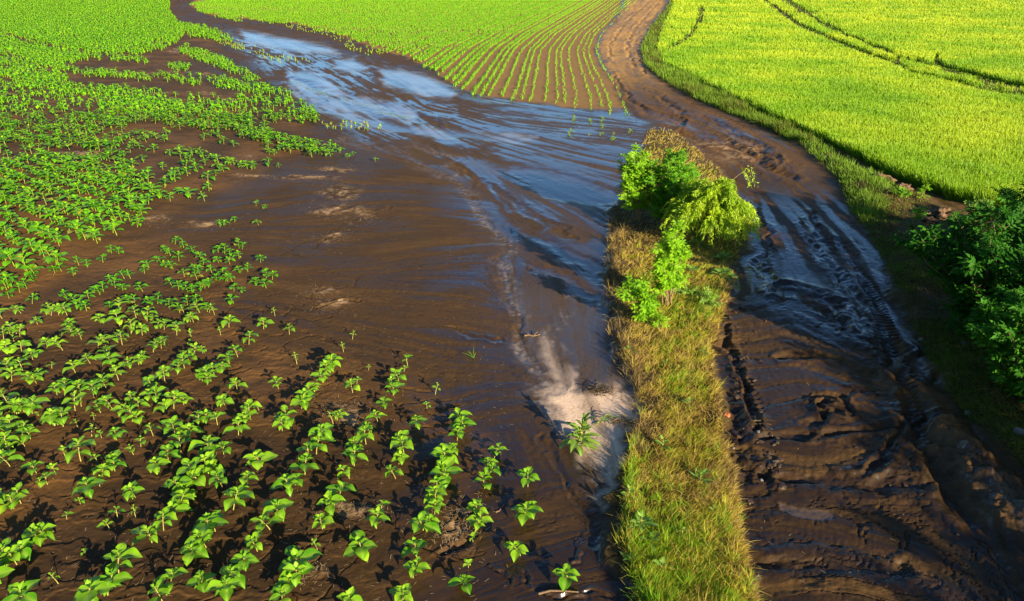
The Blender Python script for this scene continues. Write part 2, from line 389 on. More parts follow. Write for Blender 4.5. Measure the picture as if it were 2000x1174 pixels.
C = mix(C, (.14, .075, .034), m_road * smooth(160, 220, PY) * smooth(360, 300, PY) * np.clip(.2 + n1, 0, 1))
C = mix(C, (.038, .022, .013), nr * (.35 + .65 * np.clip((STREAK - .3) * 2, 0, 1)))
C = mix(C, (.115, .066, .028), nr * np.clip((.47 - L2 * .6 - LB * .4) * 4, 0, 1) * smooth(560, 700, PY))
C = mix(C, (.085, .05, .026), m_isl * .8)

C = mix(C, (.10, .075, .03), m_strip * .8)
C = mix(C, (.075, .055, .02), np.maximum(m_verge, m_wheat) * .85)
C = mix(C, (.17, .105, .055), m_path * .9)
C = mix(C, (.16, .095, .045), d_dirt * .8)
C = mix(C, (.035, .022, .013), np.clip(RILL * .7 + RILL2 * .5, 0, 1) * mud * (1 - m_field * .8))
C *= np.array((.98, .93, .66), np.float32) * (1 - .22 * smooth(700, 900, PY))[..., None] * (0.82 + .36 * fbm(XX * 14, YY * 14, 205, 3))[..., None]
C = mix(C, (.115, .10, .10), m_silt * np.clip(.4 + (STREAK - .4) * 1.8, 0, 1))  # grey wet silt, its colour raised to carry some sky sheen
foam = np.zeros(XX.shape, np.float32)
for pts, w, k_ in (([(880, 330), (930, 400), (985, 480), (1003, 560), (1015, 640), (1025, 700), (1060, 760), (1100, 800)], .20, 1), ([(1075, 640), (1085, 690), (1110, 750), (1150, 850), (1205, 960)], .12, 1), ([(1110, 570), (1104, 640), (1112, 690)], .07, .7),
                   ([(800, 285), (900, 310), (1000, 345)], .16, .6), ([(660, 270), (780, 300), (860, 345)], .2, .5), ([(930, 470), (985, 480)], .08, .6), ([(1120, 790), (1090, 740), (1045, 690)], .1, .8)):
    foam = np.maximum(foam, k_ * np.exp(-(seg_dist(WPX, WPY, pts) / PPM / w) ** 2))
n3 = fbm(XX * 11, YY * 11, 207, 3)
foam *= np.clip((L1 * .5 + L2 * .5 - .36) * 3.4, 0, 1) * np.clip((n3 - .34) * 4, .2, 1)
C = mix(C, (.30, .25, .22), foam * .8)
C = mix(C, (.52, .39, .29), m_sand2 * np.clip(.25 + (L2 - .3) * 1.6 - RILL * .3, 0, 1) * .9)
C = mix(C, (.11, .075, .055), m_dull)
C = mix(C, (.40, .39, .40), m_bright * np.clip((L3 * .6 + L2 * .4 - .36) * 4, 0, 1))  # pale silty water, lightened further to stand in for sky reflection
C = mix(C, (.78, .57, .40), m_sand * np.clip(.94 + (L2 - .5) * 1.1 + (L3 - .5) * .5 + (L1 - .5) * .3 - RILL * .4 - RILL2 * .4, 0, 1))
C = mix(C, (.42, .27, .14), m_tan * np.clip((n2 - .40) * 4, 0, 1) * np.clip((n3 - .36) * 5, .1, 1))
WET = .30 * mud * SHARP * (1 - m_lcrop * .75) * (1 - m_mcrop)
openmud = smooth(720, 940, PX + (PY - 500) * .12) * (1 - m_road) * mud
WET = np.maximum(WET, openmud * np.clip(.14 + .34 * smooth(860, 1000, PX) + SHARP * .5 + (STREAK - .5) * .9, 0, .95))
WET = np.maximum(WET, m_river * np.clip(.32 + SHARP * .6 + (STREAK - .5) * 1.2, 0, 1))
WET = np.maximum(WET, nr * np.clip(.15 + .7 * smooth(.44, .54, STREAK + (LB - .5) * .35) + (L2 - .5) * .6, 0, .97) * smooth(700, 560, PY + (PX - 1500) * -.25))
WET = np.maximum(WET, nr * (.20 + .5 * smooth(.46, .58, STREAK)))
WET = np.maximum(WET, m_road * smooth(190, 240, PY) * smooth(330, 280, PY) * np.clip((STREAK - .35) * 2, 0, .8))
WET = np.maximum(WET, m_silt * np.clip(.5 + (STREAK - .4) * 1.2, 0, .9))
WET *= 1 - m_isl * .75
WET *= 1 - foam * .7
WET *= 1 - .92 * soft(MIDCROP, -4, 4)
WET *= 1 - np.clip(m_sand * .88 + m_sand2 * .4, 0, 1)
WET = np.maximum(WET, np.maximum(m_bright, m_shadow_pool))
WET = np.maximum(WET, np.maximum(m_rpool * np.clip(.35 + (L2 - .3) * 1.8, 0, 1), m_dull * .75))
WET *= (1 - m_tan * .85) * (1 - m_strip) * (1 - m_verge * .8) * (1 - m_wheat)

def grid_mesh(name, X, Y, Zv):
    nr_, nc_ = X.shape
    me = bpy.data.meshes.new(name)
    me.vertices.add(nr_ * nc_)
    me.vertices.foreach_set('co', np.stack([X, Y, Zv], -1).astype(np.float32).ravel())
    i = np.arange(nr_ * nc_, dtype=np.int32).reshape(nr_, nc_)
    q = np.stack([i[:-1, :-1], i[:-1, 1:], i[1:, 1:], i[1:, :-1]], -1).reshape(-1, 4)
    me.loops.add(q.size); me.loops.foreach_set('vertex_index', q.ravel())
    me.polygons.add(len(q)); me.polygons.foreach_set('loop_start', np.arange(0, q.size, 4, dtype=np.int32))
    me.polygons.foreach_set('use_smooth', np.ones(len(q), bool))
    me.update(calc_edges=True)
    return me

def fattr(me, name, v):
    a = me.attributes.new(name, 'FLOAT', 'POINT'); a.data.foreach_set('value', np.asarray(v, np.float32).ravel())
def cattr(me, name, c):
    a = me.attributes.new(name, 'FLOAT_COLOR', 'POINT')
    c = np.asarray(c, np.float32).reshape(-1, 3)
    a.data.foreach_set('color', np.concatenate([c, np.ones((len(c), 1), np.float32)], 1).ravel())

def height(x, y):                                   # ground height under a point
    x = np.atleast_1d(np.asarray(x, float)); y = np.atleast_1d(np.asarray(y, float))
    r = np.interp(y, GY, np.arange(NR)); c = np.interp(x / halfw(y), GU, np.arange(NC))
    i = np.clip(r.astype(int), 0, NR - 2); j = np.clip(c.astype(int), 0, NC - 2)
    a, b = r - i, c - j
    return (Z[i, j] * (1 - a) * (1 - b) + Z[i + 1, j] * a * (1 - b) + Z[i, j + 1] * (1 - a) * b + Z[i + 1, j + 1] * a * b)

# ---------------------------------------------------------------- materials
def newmat(name):
    m = bpy.data.materials.new(name); m.use_nodes = True
    nt = m.node_tree; b = nt.nodes['Principled BSDF']
    return m, nt, nt.nodes, nt.links, b

def mat_ground():
    m, nt, N, L, b = newmat('mud')
    col = N.new('ShaderNodeAttribute'); col.attribute_name = 'soil'
    wet = N.new('ShaderNodeAttribute'); wet.attribute_name = 'wet'
    geo = N.new('ShaderNodeNewGeometry')
    nz = N.new('ShaderNodeTexNoise'); nz.inputs['Scale'].default_value = 38; nz.inputs['Detail'].default_value = 5; nz.inputs['Roughness'].default_value = .65
    L.new(geo.outputs['Position'], nz.inputs['Vector'])
    v = N.new('ShaderNodeMapRange'); v.inputs['From Min'].default_value = .3; v.inputs['From Max'].default_value = .7; v.inputs['To Min'].default_value = .84; v.inputs['To Max'].default_value = 1.16
    L.new(nz.outputs['Fac'], v.inputs['Value'])
    mx = N.new('ShaderNodeMix'); mx.data_type = 'RGBA'; mx.blend_type = 'MULTIPLY'; mx.inputs[0].default_value = 1
    L.new(col.outputs['Color'], mx.inputs[6]); L.new(v.outputs[0], mx.inputs[7])
    dk = N.new('ShaderNodeMapRange'); dk.inputs['To Min'].default_value = 1.0; dk.inputs['To Max'].default_value = .62      # soaked soil is darker
    L.new(wet.outputs['Fac'], dk.inputs['Value'])
    m2 = N.new('ShaderNodeMix'); m2.data_type = 'RGBA'; m2.blend_type = 'MULTIPLY'; m2.inputs[0].default_value = 1
    L.new(mx.outputs[2], m2.inputs[6]); L.new(dk.outputs[0], m2.inputs[7])
    L.new(m2.outputs[2], b.inputs['Base Color'])
    rg = N.new('ShaderNodeMapRange'); rg.inputs['To Min'].default_value = .80; rg.inputs['To Max'].default_value = .34
    L.new(wet.outputs['Fac'], rg.inputs['Value']); L.new(rg.outputs[0], b.inputs['Roughness'])
    cw = N.new('ShaderNodeMath'); cw.operation = 'POWER'; cw.inputs[1].default_value = 1.35
    L.new(wet.outputs['Fac'], cw.inputs[0]); L.new(cw.outputs[0], b.inputs['Coat Weight'])
    cr = N.new('ShaderNodeMapRange'); cr.inputs['To Min'].default_value = .42; cr.inputs['To Max'].default_value = .09
    L.new(wet.outputs['Fac'], cr.inputs['Value']); L.new(cr.outputs[0], b.inputs['Coat Roughness'])
    b.inputs['Coat IOR'].default_value = 1.45
    b.inputs['Specular IOR Level'].default_value = .18
    inv = N.new('ShaderNodeMapRange'); inv.inputs['To Min'].default_value = 1.0; inv.inputs['To Max'].default_value = .05
    L.new(wet.outputs['Fac'], inv.inputs['Value'])
    bp = N.new('ShaderNodeBump'); bp.inputs['Distance'].default_value = .008
    n2_ = N.new('ShaderNodeTexNoise'); n2_.inputs['Scale'].default_value = 22; n2_.inputs['Detail'].default_value = 6
    L.new(geo.outputs['Position'], n2_.inputs['Vector'])
    L.new(n2_.outputs['Fac'], bp.inputs['Height']); L.new(inv.outputs[0], bp.inputs['Strength'])
    L.new(bp.outputs[0], b.inputs['Normal'])
    return m

def mat_leaf(name, dark, light, vein=None, transl=.3, rough=.5, rand=True, spec=.3):
    """leaf colour runs from dark to light with the mesh's own 'tint' value (age and kind of leaf) and per-object variation"""
    m, nt, N, L, b = newmat(name)
    at = N.new('ShaderNodeAttribute'); at.attribute_name = 'tint'
    rp = N.new('ShaderNodeValToRGB')
    rp.color_ramp.elements[0].color = (*dark, 1); rp.color_ramp.elements[1].color = (*light, 1)
    src = at.outputs['Fac']
    if rand:
        oi = N.new('ShaderNodeObjectInfo')
        ad = N.new('ShaderNodeMath'); ad.operation = 'MULTIPLY_ADD'; ad.inputs[1].default_value = .5; ad.inputs[2].default_value = -.25
        L.new(oi.outputs['Random'], ad.inputs[0])
        s2 = N.new('ShaderNodeMath'); s2.operation = 'ADD'; L.new(at.outputs['Fac'], s2.inputs[0]); L.new(ad.outputs[0], s2.inputs[1]); src = s2.outputs[0]
    L.new(src, rp.inputs[0])
    colr = rp.outputs[0]
    if vein:
        va = N.new('ShaderNodeAttribute'); va.attribute_name = 'vein'
        mx = N.new('ShaderNodeMix'); mx.data_type = 'RGBA'; mx.inputs[7].default_value = (*vein, 1)
        L.new(va.outputs['Fac'], mx.inputs[0]); L.new(colr, mx.inputs[6]); colr = mx.outputs[2]
    L.new(colr, b.inputs['Base Color'])
    b.inputs['Roughness'].default_value = rough; b.inputs['Specular IOR Level'].default_value = spec
    tr = N.new('ShaderNodeBsdfTranslucent')
    hs = N.new('ShaderNodeHueSaturation'); hs.inputs['Value'].default_value = 1.25; hs.inputs['Hue'].default_value = .485
    L.new(colr, hs.inputs['Color']); L.new(hs.outputs[0], tr.inputs['Color'])
    ms = N.new('ShaderNodeMixShader'); ms.inputs[0].default_value = transl
    L.new(b.outputs[0], ms.inputs[1]); L.new(tr.outputs[0], ms.inputs[2])
    L.new(ms.outputs[0], N['Material Output'].inputs['Surface'])
    return m

def mat_multi(name, stops, transl=.25, rough=.55, attr='tint'):
    m, nt, N, L, b = newmat(name)
    at = N.new('ShaderNodeAttribute'); at.attribute_name = attr
    rp = N.new('ShaderNodeValToRGB')
    e = rp.color_ramp.elements
    e[0].position, e[0].color = stops[0][0], (*stops[0][1], 1); e[1].position, e[1].color = stops[-1][0], (*stops[-1][1], 1)
    for p, c in stops[1:-1]:
        k = e.new(p); k.color = (*c, 1)
    L.new(at.outputs['Fac'], rp.inputs[0]); L.new(rp.outputs[0], b.inputs['Base Color'])
    b.inputs['Roughness'].default_value = rough; b.inputs['Specular IOR Level'].default_value = .25
    if transl:
        tr = N.new('ShaderNodeBsdfTranslucent'); L.new(rp.outputs[0], tr.inputs['Color'])
        ms = N.new('ShaderNodeMixShader'); ms.inputs[0].default_value = transl
        L.new(b.outputs[0], ms.inputs[1]); L.new(tr.outputs[0], ms.inputs[2]); L.new(ms.outputs[0], N['Material Output'].inputs['Surface'])
    return m

def mat_rough(name, c1_, c2_, scale=20, rough=.85, bump=.01):
    m, nt, N, L, b = newmat(name)
    tc = N.new('ShaderNodeTexCoord'); nz = N.new('ShaderNodeTexNoise'); nz.inputs['Scale'].default_value = scale; nz.inputs['Detail'].default_value = 6
    L.new(tc.outputs['Object'], nz.inputs['Vector'])
    rp = N.new('ShaderNodeValToRGB'); rp.color_ramp.elements[0].position = .3; rp.color_ramp.elements[1].position = .7
    rp.color_ramp.elements[0].color = (*c1_, 1); rp.color_ramp.elements[1].color = (*c2_, 1)
    L.new(nz.outputs['Fac'], rp.inputs[0]); L.new(rp.outputs[0], b.inputs['Base Color'])
    b.inputs['Roughness'].default_value = rough
    bp = N.new('ShaderNodeBump'); bp.inputs['Distance'].default_value = bump; L.new(nz.outputs['Fac'], bp.inputs['Height']); L.new(bp.outputs[0], b.inputs['Normal'])
    return m

M_GROUND = mat_ground()
M_SUNLEAF = mat_leaf('sunflower_leaf', (.05, .23, .006), (.28, .52, .012), vein=(.30, .50, .05), transl=.22, rough=.42)
M_SUNSTEM = mat_rough('sunflower_stem', (.30, .33, .06), (.36, .27, .08), 30, .6, .001)
M_CROP = mat_multi('sunflower_crop_leaf', [(0, (.05, .22, .006)), (.55, (.15, .44, .008)), (.85, (.27, .54, .014)), (.92, (.36, .30, .05)), (1, (.45, .33, .10))], .22, .45)
M_WHEAT = mat_multi('wheat_blade', [(0, (.05, .17, .006)), (.5, (.19, .38, .010)), (1, (.46, .56, .022))], .35, .5)
M_GRASS = mat_multi('bank_grass', [(0, (.05, .036, .02)), (.2, (.16, .11, .05)), (.36, (.50, .36, .10)), (.58, (.56, .48, .045)), (.70, (.34, .46, .025)), (.84, (.16, .36, .012)), (1, (.26, .48, .02))], .25, .6)
M_VERGE = mat_multi('verge_grass', [(0, (.10, .07, .03)), (.35, (.16, .16, .03)), (.7, (.12, .24, .015)), (1, (.20, .34, .03))], .28, .6)
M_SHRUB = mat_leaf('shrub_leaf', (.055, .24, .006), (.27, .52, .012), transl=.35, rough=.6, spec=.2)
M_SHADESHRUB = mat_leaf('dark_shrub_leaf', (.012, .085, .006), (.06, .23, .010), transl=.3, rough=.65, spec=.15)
M_WILLOW = mat_leaf('willow_leaf', (.12, .30, .010), (.42, .60, .02), transl=.35, rough=.5)
M_WEED = mat_leaf('weed_leaf', (.06, .20, .02), (.22, .38, .04), vein=(.34, .45, .10), transl=.25, rough=.45)
M_BARK = mat_rough('young_bark', (.16, .12, .05), (.30, .22, .09), 40, .8, .004)
M_TWIG = mat_rough('dead_wood', (.10, .06, .03), (.22, .14, .07), 40, .8, .003)
M_CLOD = mat_rough('clod_soil', (.09, .05, .024), (.20, .12, .055), 9, .95, .02)
M_CLODWET = mat_rough('wet_clod_soil', (.03, .018, .010), (.075, .042, .02), 14, .6, .01)
M_STONE = mat_rough('stone', (.10, .095, .09), (.22, .21, .20), 14, .7, .006)
M_BRICK = mat_rough('brick', (.36, .09, .03), (.48, .16, .06), 18, .85, .004)
M_STRAW = mat_rough('straw', (.30, .21, .10), (.48, .36, .20), 6, .7, .001)

# ---------------------------------------------------------------- object helpers
def link(name, me, mat=None, parent=None, loc=None):
    o = bpy.data.objects.new(name, me); COL.objects.link(o)
    if mat is not None: me.materials.append(mat)
    if parent is not None: o.parent = parent
    if loc is not None: o.location = loc
    return o

def tag(o, label, cat, group=None, kind=None):
    o['label'] = label
    if kind: o['kind'] = kind
    o['category'] = cat
    if group: o['group'] = group
    return o

def thing(name, label, cat, loc, rz=0.0, group=None, scale=1.0):
    o = bpy.data.objects.new(name, None); COL.objects.link(o)
    o.empty_display_size = .1
    o.location = loc; o.rotation_euler = (0, 0, rz); o.scale = (scale,) * 3
    return tag(o, label, cat, group)

class MB:                                           # quads gathered with numpy, linked as one mesh
    def __init__(s): s.v, s.f, s.a, s.n = [], [], {}, 0
    def add(s, V, F, **attrs):
        V = np.asarray(V, np.float32).reshape(-1, 3); F = np.asarray(F, np.int32).reshape(-1, 4)
        s.v.append(V); s.f.append(F + s.n); s.n += len(V)
        for k, a in attrs.items(): s.a.setdefault(k, []).append(np.broadcast_to(np.asarray(a, np.float32).ravel(), (len(V),)) if np.ndim(a) == 0 else np.asarray(a, np.float32).ravel())
    def mesh(s, name, smooth_=True):
        V = np.concatenate(s.v); F = np.concatenate(s.f)
        me = bpy.data.meshes.new(name)
        me.vertices.add(len(V)); me.vertices.foreach_set('co', V.ravel())
        me.loops.add(F.size); me.loops.foreach_set('vertex_index', F.ravel())
        me.polygons.add(len(F)); me.polygons.foreach_set('loop_start', np.arange(0, F.size, 4, dtype=np.int32))
        if smooth_: me.polygons.foreach_set('use_smooth', np.ones(len(F), bool))
        for k, l in s.a.items(): fattr(me, k, np.concatenate(l))
        me.update(calc_edges=True)
        return me

def unit(v): return v / (np.linalg.norm(v, axis=-1, keepdims=True) + 1e-9)

def tube(mb, P, R, n=6, tint=.5):
    P = np.asarray(P, float); R = np.asarray(R, float)
    T = unit(np.gradient(P, axis=0)); ref = np.array([.31, .95, .05])
    A = unit(np.cross(T, ref)); B = np.cross(T, A)
    th = np.linspace(0, 2 * np.pi, n, endpoint=False)
    V = P[:, None, :] + R[:, None, None] * (np.cos(th)[None, :, None] * A[:, None, :] + np.sin(th)[None, :, None] * B[:, None, :])
    k = len(P); i = np.arange(k * n).reshape(k, n); j = np.roll(i, -1, 1)
    F = np.stack([i[:-1], j[:-1], j[1:], i[1:]], -1).reshape(-1, 4)
    mb.add(V, F, tint=tint)

def ribbons(mb, P, D, L, W, bend, tint, segs=2, side=None, tip=.12, tintgrad=0.0):
    """many narrow blades at once: root P, direction D, length L, width W, bend = how far the tip falls (or a vector)"""
    n = len(P); D = unit(D)
    if side is None:
        r = RNG.normal(size=(n, 3)); side = unit(np.cross(D, r))
    bend = np.asarray(bend, float)
    Bv = np.stack([np.zeros(n), np.zeros(n), -bend], 1) if bend.ndim == 1 else bend
    rows, tn = [], []
    for k in range(segs + 1):
        t = k / segs
        c = P + D * (L * t)[:, None] + Bv * (t * t)
        w = W * (1 - t) ** .7 + W * tip * t
        rows.append(c - side * (w / 2)[:, None]); rows.append(c + side * (w / 2)[:, None])
        tt = np.clip(tint + tintgrad * (t - .5), 0, 1); tn += [tt, tt]
    V = np.stack(rows, 1)
    base = (np.arange(n) * 2 * (segs + 1))[:, None, None]
    q = np.array([[2 * k, 2 * k + 1, 2 * k + 3, 2 * k + 2] for k in range(segs)])[None]
    mb.add(V, (base + q).reshape(-1, 4), tint=np.stack(tn, 1))

def leaflets(mb, P, D, N, L, W, tint, fold=.25, droop=.2):
    """folded pointed leaflets, two quads each"""
    n = len(P); D = unit(D); Sd = unit(np.cross(D, N)); N = np.cross(Sd, D)
    L = np.broadcast_to(L, n); W = np.broadcast_to(W, n)
    mid = P + D * (L * .45)[:, None] - N * (W * fold * .5)[:, None]
    tip_ = P + D * L[:, None] - N * (L * droop)[:, None]
    a = P + D * (L * .42)[:, None] - Sd * (W / 2)[:, None]; b = P + D * (L * .42)[:, None] + Sd * (W / 2)[:, None]
    V = np.stack([P, a, tip_, mid, b], 1)
    base = (np.arange(n) * 5)[:, None, None]
    q = np.array([[0, 3, 2, 1], [0, 4, 2, 3]])[None]
    mb.add(V, (base + q).reshape(-1, 4), tint=np.repeat(np.broadcast_to(tint, n)[:, None], 5, 1))

def rock_mesh(name, r, seed, squash=.6, rough=.35, sub=3):
    import bmesh
    bm = bmesh.new(); bmesh.ops.create_icosphere(bm, subdivisions=sub, radius=r)
    rs = np.random.default_rng(seed); o = rs.uniform(-9, 9, 3)
    from mathutils import noise
    for v in bm.verts:
        p = v.co.copy(); q = p / r
        s = 1 + rough * noise.fractal(Vector(o) + q * 1.3, 1.0, 2.0, 4) + rough * .5 * noise.cell(Vector(o) + q * 1.7)
        v.co = p * s; v.co.z *= squash
    me = bpy.data.meshes.new(name); bm.to_mesh(me); bm.free()
    return me

# ---------------------------------------------------------------- the ground
gm = grid_mesh('ground', XX, YY, Z)
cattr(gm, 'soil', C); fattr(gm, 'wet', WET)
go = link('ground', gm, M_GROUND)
go['kind'] = 'structure'; go['label'] = 'dark wet mud washed over the field and track'

def gpos(px, py):
    x, y = to_ground(np.atleast_1d(px), np.atleast_1d(py))
    return x, y, height(x, y)
def gpt(px, py):
    x, y, z = gpos(px, py)
    return Vector((float(x[0]), float(y[0]), float(z[0])))
#PART2
# ---------------------------------------------------------------- sunflower plants
def sun_leaf(mb, base, az, up, L, W, tint, droop=.45, fold=.28, nt=8, ns=5):
    """one heart-shaped leaf on a short petiole, folded along its midrib and drooping at the tip"""
    t = np.linspace(0, 1, nt)
    pet = .22 * L
    hw = np.interp(t, np.linspace(0, 1, 8), [.10, .72, .98, 1.0, .86, .60, .30, .02]) * W / 2
    a0 = up
    ang = a0 - droop * 1.9 * t ** 1.3
    ds = L / (nt - 1)
    r = pet * math.cos(up) + np.concatenate([[0], np.cumsum(np.cos(ang[:-1]) * ds)])
    z = pet * math.sin(up) + np.concatenate([[0], np.cumsum(np.sin(ang[:-1]) * ds)])
    s = np.linspace(-1, 1, ns)
    R = r[:, None] - .10 * L * (np.abs(s)[None] ** 2) * (t < .2)[:, None]
    wav = .05 * W * np.sin(t * 9 + az * 3)[:, None] * np.abs(s)[None]
    Yv = hw[:, None] * s[None] * math.cos(fold)
    Zv = z[:, None] + np.abs(hw[:, None] * s[None]) * math.sin(fold) + wav
    ca, sa = math.cos(az), math.sin(az)
    V = np.stack([base[0] + R * ca - Yv * sa, base[1] + R * sa + Yv * ca, base[2] + Zv], -1)
    i = np.arange(nt * ns).reshape(nt, ns)
    F = np.stack([i[:-1, :-1], i[1:, :-1], i[1:, 1:], i[:-1, 1:]], -1).reshape(-1, 4)
    vein = np.zeros((nt, ns)); vein[:, ns // 2] = .8; vein[:nt // 3, :] = np.maximum(vein[:nt // 3, :], .15)
    mb.add(V, F, tint=tint + RNG.uniform(-.08, .08), vein=vein)
    b2 = np.array([[0, 0, 0], [r[0] * .5, 0, z[0] * .55], [r[0] + .1 * L, 0, z[0] + .05 * L]])
    P = np.stack([base[0] + b2[:, 0] * ca, base[1] + b2[:, 0] * sa, base[2] + b2[:, 2]], -1)
    return P

def make_sunflower(h, spread, pairs, lean=0.0, seed=0, low=False):
    rs = np.random.default_rng(seed)
    st, lf = MB(), MB()
    th = rs.uniform(0, 6.28)
    top = np.array([math.cos(th) * lean, math.sin(th) * lean, h])
    k = np.linspace(0, 1, 6)
    P = np.stack([top[0] * k ** 1.5, top[1] * k ** 1.5, h * k - .02 * (1 - k)], -1)
    tube(st, P, np.linspace(.0075, .0045, 6) * (.7 + h), 6)
    az = rs.uniform(0, 6.28)
    for q in range(pairs):
        f = (q + 1) / pairs
        hh = .36 + .64 * f ** .8
        base = np.array([np.interp(hh, k, P[:, i]) for i in range(3)])
        size = spread * [.62, .95, 1.0, .62, .36][min(q + 5 - pairs, 4) if pairs < 5 else q]
        az += math.pi / 2 + rs.uniform(-.25, .25)
        for sgn in (0, math.pi):
            L = size * rs.uniform(.72, 1.16)
            up = [-.05, .12, .28, .5, .9][min(q + 5 - pairs, 4) if pairs < 5 else q] + rs.uniform(-.15, .15)
            pp = sun_leaf(lf, base, az + sgn + rs.uniform(-.2, .2), up, L, L * rs.uniform(.76, .9), (.95 if q == 0 and rs.random() < .3 else .22 + .42 * f + rs.uniform(-.12, .12)), droop=rs.uniform(.40, .7) * (1 - .35 * f), fold=rs.uniform(.15, .38), **(dict(nt=5, ns=3) if low else {}))
            if not low: tube(st, pp, np.array([.0028, .0024, .0018]), 4)
    if low: return st, lf
    return st.mesh('stem'), lf.mesh('leaves')

SUNV = [make_sunflower(h, s, p, l, 40 + i) for i, (h, s, p, l) in enumerate([(.21, .185, 5, .02), (.19, .172, 4, .05), (.24, .190, 5, .04), (.18, .160, 4, .03), (.21, .178, 5, .07), (.22, .168, 4, .02), (.20, .15, 5, .09), (.25, .175, 5, .05), (.18, .18, 4, .06), (.23, .158, 5, .03), (.21, .186, 4, .08), (.19, .165, 5, .02)])]
SMALLV = [make_sunflower(h, s, p, l, 60 + i) for i, (h, s, p, l) in enumerate([(.17, .105, 3, .02), (.14, .090, 3, .03), (.19, .100, 3, .05)])]

# feet of the plants that show largest, as (x, y, size) in the photograph
PLANTS = """20 911 M 72 926 M 93 947 M 80 953 S 110 928 S 28 996 L 42 986 M 5 990 M -6 1012 L 175 971 M 158 987 S 200 933 M 195 951 S 225 922 M 265 974 L 258 966 S 311 923 M
231 1015 S 215 1035 S 91 1053 M 80 1062 M 105 1040 X 42 1096 M 34 1105 M 10 1112 L -6 1150 L 169 1087 X 116 1145 S 320 1037 L 297 1060 L 233 1127 L 211 1166 L 187 1182 M 52 1188 L 334 1152 M 320 1180 M
395 1155 S 384 1088 L 403 1070 M 398 1045 M 366 972 M 392 945 L 383 933 L 367 957 L 352 993 L 343 1004 M 266 1014 X 131 1016 X 405 920 L 414 922 M 435 954 M 483 955 M 513 912 L 456 997 M 472 977 M 568 966 L 577 950 M 596 930 L
683 936 M 773 937 M 661 980 M 654 990 M 647 998 M 630 1033 M 540 1010 L 528 1036 L 503 1077 M 478 1110 L 409 1052 L 421 1040 L 620 1073 S 711 1091 M 735 1033 M 745 1000 S 584 1108 L 580 1134 L 561 1157 L 552 1182 L 444 1164 L 455 1138 M 400 1150 M
680 1186 M 787 1182 M 872 914 M 866 930 M 862 948 M 855 965 M 850 984 M 849 1005 M 841 1028 M 827 1035 M 947 955 M 955 935 M 1031 951 M 1022 1021 M 1033 1003 M 927 1039 M 937 1012 M 924 1059 X 806 1128 L 814 1087 M 1017 1084 M 905 1150 M 915 1107 X 1112 1135 M
7 662 M 20 654 S 38 655 M 93 677 M 123 684 M 101 719 S 43 688 M 64 702 M 18 693 M 28 668 S 147 727 L 176 709 L 214 704 L 159 662 M 143 655 M 230 668 M 239 674 M 191 680 M 207 676 M 256 652 S 278 655 M 345 654 S 374 660 S 371 672 X 396 688 S 253 718 M 270 711 M 278 702 M 299 687 M 315 680 M 322 670 M
231 741 M 208 760 M 198 758 M 184 778 L 217 714 M 23 745 M 14 730 M 46 728 M 56 747 M 71 748 M 77 738 M 360 718 M 371 708 M 346 730 M 322 744 L 378 698 M 395 742 M 112 772 M 126 765 M 147 803 L 159 770 L 159 795 S 291 778 M 308 785 M 299 762 M 262 790 M 197 807 M 222 803 M 260 824 M 274 825 M 246 811 M 271 805 M
322 808 M 340 800 M 359 792 M 34 811 L 48 806 L 63 808 M 21 800 L 4 812 L 106 826 M 114 830 M 124 834 M 184 820 X 152 835 X 179 852 S 199 857 X 228 861 M 300 854 M 343 852 L 276 875 S 261 889 S 368 855 M 389 835 M 43 854 L 23 845 L 60 858 M 49 872 S 4 835 L 76 812 X 127 891 S 158 902 L 223 911 M 329 900 M 354 884 M 5 885 L 22 892 M 191 904 S
431 654 S 486 671 M 565 652 M 688 662 S 671 688 S 720 724 X 464 695 M 448 709 M 429 727 M 418 730 M 412 743 M 405 750 M 464 764 M 439 792 M 506 803 S 490 822 M 476 835 M 544 760 M 580 711 S 655 716 M 648 724 M 637 733 M 630 749 M 618 764 M 607 780 M 597 792 M 589 800 M 689 768 M 697 750 S
796 713 S 789 725 S 779 743 M 768 773 M 764 757 M 752 799 M 738 826 M 563 833 M 552 845 M 658 824 M 651 829 S 403 829 M 425 831 S 466 851 M 437 888 L 632 858 M 630 872 M 618 890 M 605 902 L 724 854 M 715 870 M 701 890 M 692 912 M 789 870 M 789 888 M 779 909 M 409 893 L 902 840 M 897 828 M 893 861 M 882 886 M 877 900 M 965 897 M 960 915 M 850 770 S 834 797 S 816 838 M
32 649 M 107 533 M 120 529 M 154 517 M 171 521 M 143 537 S 217 493 M 232 495 S 201 512 S 225 561 M 219 554 M 243 544 M 282 533 M 291 522 M 240 567 S 255 544 M 184 570 M 174 584 M 161 598 M 195 574 M 202 569 M 169 606 S 150 591 M 130 580 M 24 555 M 38 569 M 67 546 M 52 561 M
17 580 M 99 614 M 95 611 M 114 613 M 131 615 M 62 590 M 41 610 L 73 632 M 279 569 M 214 604 M 196 629 M 234 636 M 233 610 M 266 621 M 287 627 M 257 649 M 4 621 L 139 640 M 251 591 M 264 595 M 296 595 M 349 508 M 359 484 M 342 477 M 377 492 M 333 499 S 323 494 M 314 511 M 325 520 S 338 524 S
467 484 M 509 514 M 520 543 M 532 546 M 498 558 M 520 562 M 457 569 S 473 572 X 456 592 M 427 512 M 439 496 M 426 492 M 449 501 M 467 505 M 469 533 M 484 531 M 449 516 M 445 550 M 454 550 M 437 540 M 424 548 S 390 535 M 382 529 M 392 505 M 396 520 M 415 537 M 349 565 M 336 559 M 360 540 M 366 569 M 375 574 S 392 569 M 400 563 M 407 561 M 385 546 M
419 614 S 405 608 M 409 610 M 372 629 M 378 629 M 390 610 M 351 610 M 330 599 M 308 593 M 321 645 M 308 642 M 299 627 M 345 647 M 360 614 M 366 595 M 385 593 M 447 639 M 515 642 M 537 617 S""".split()
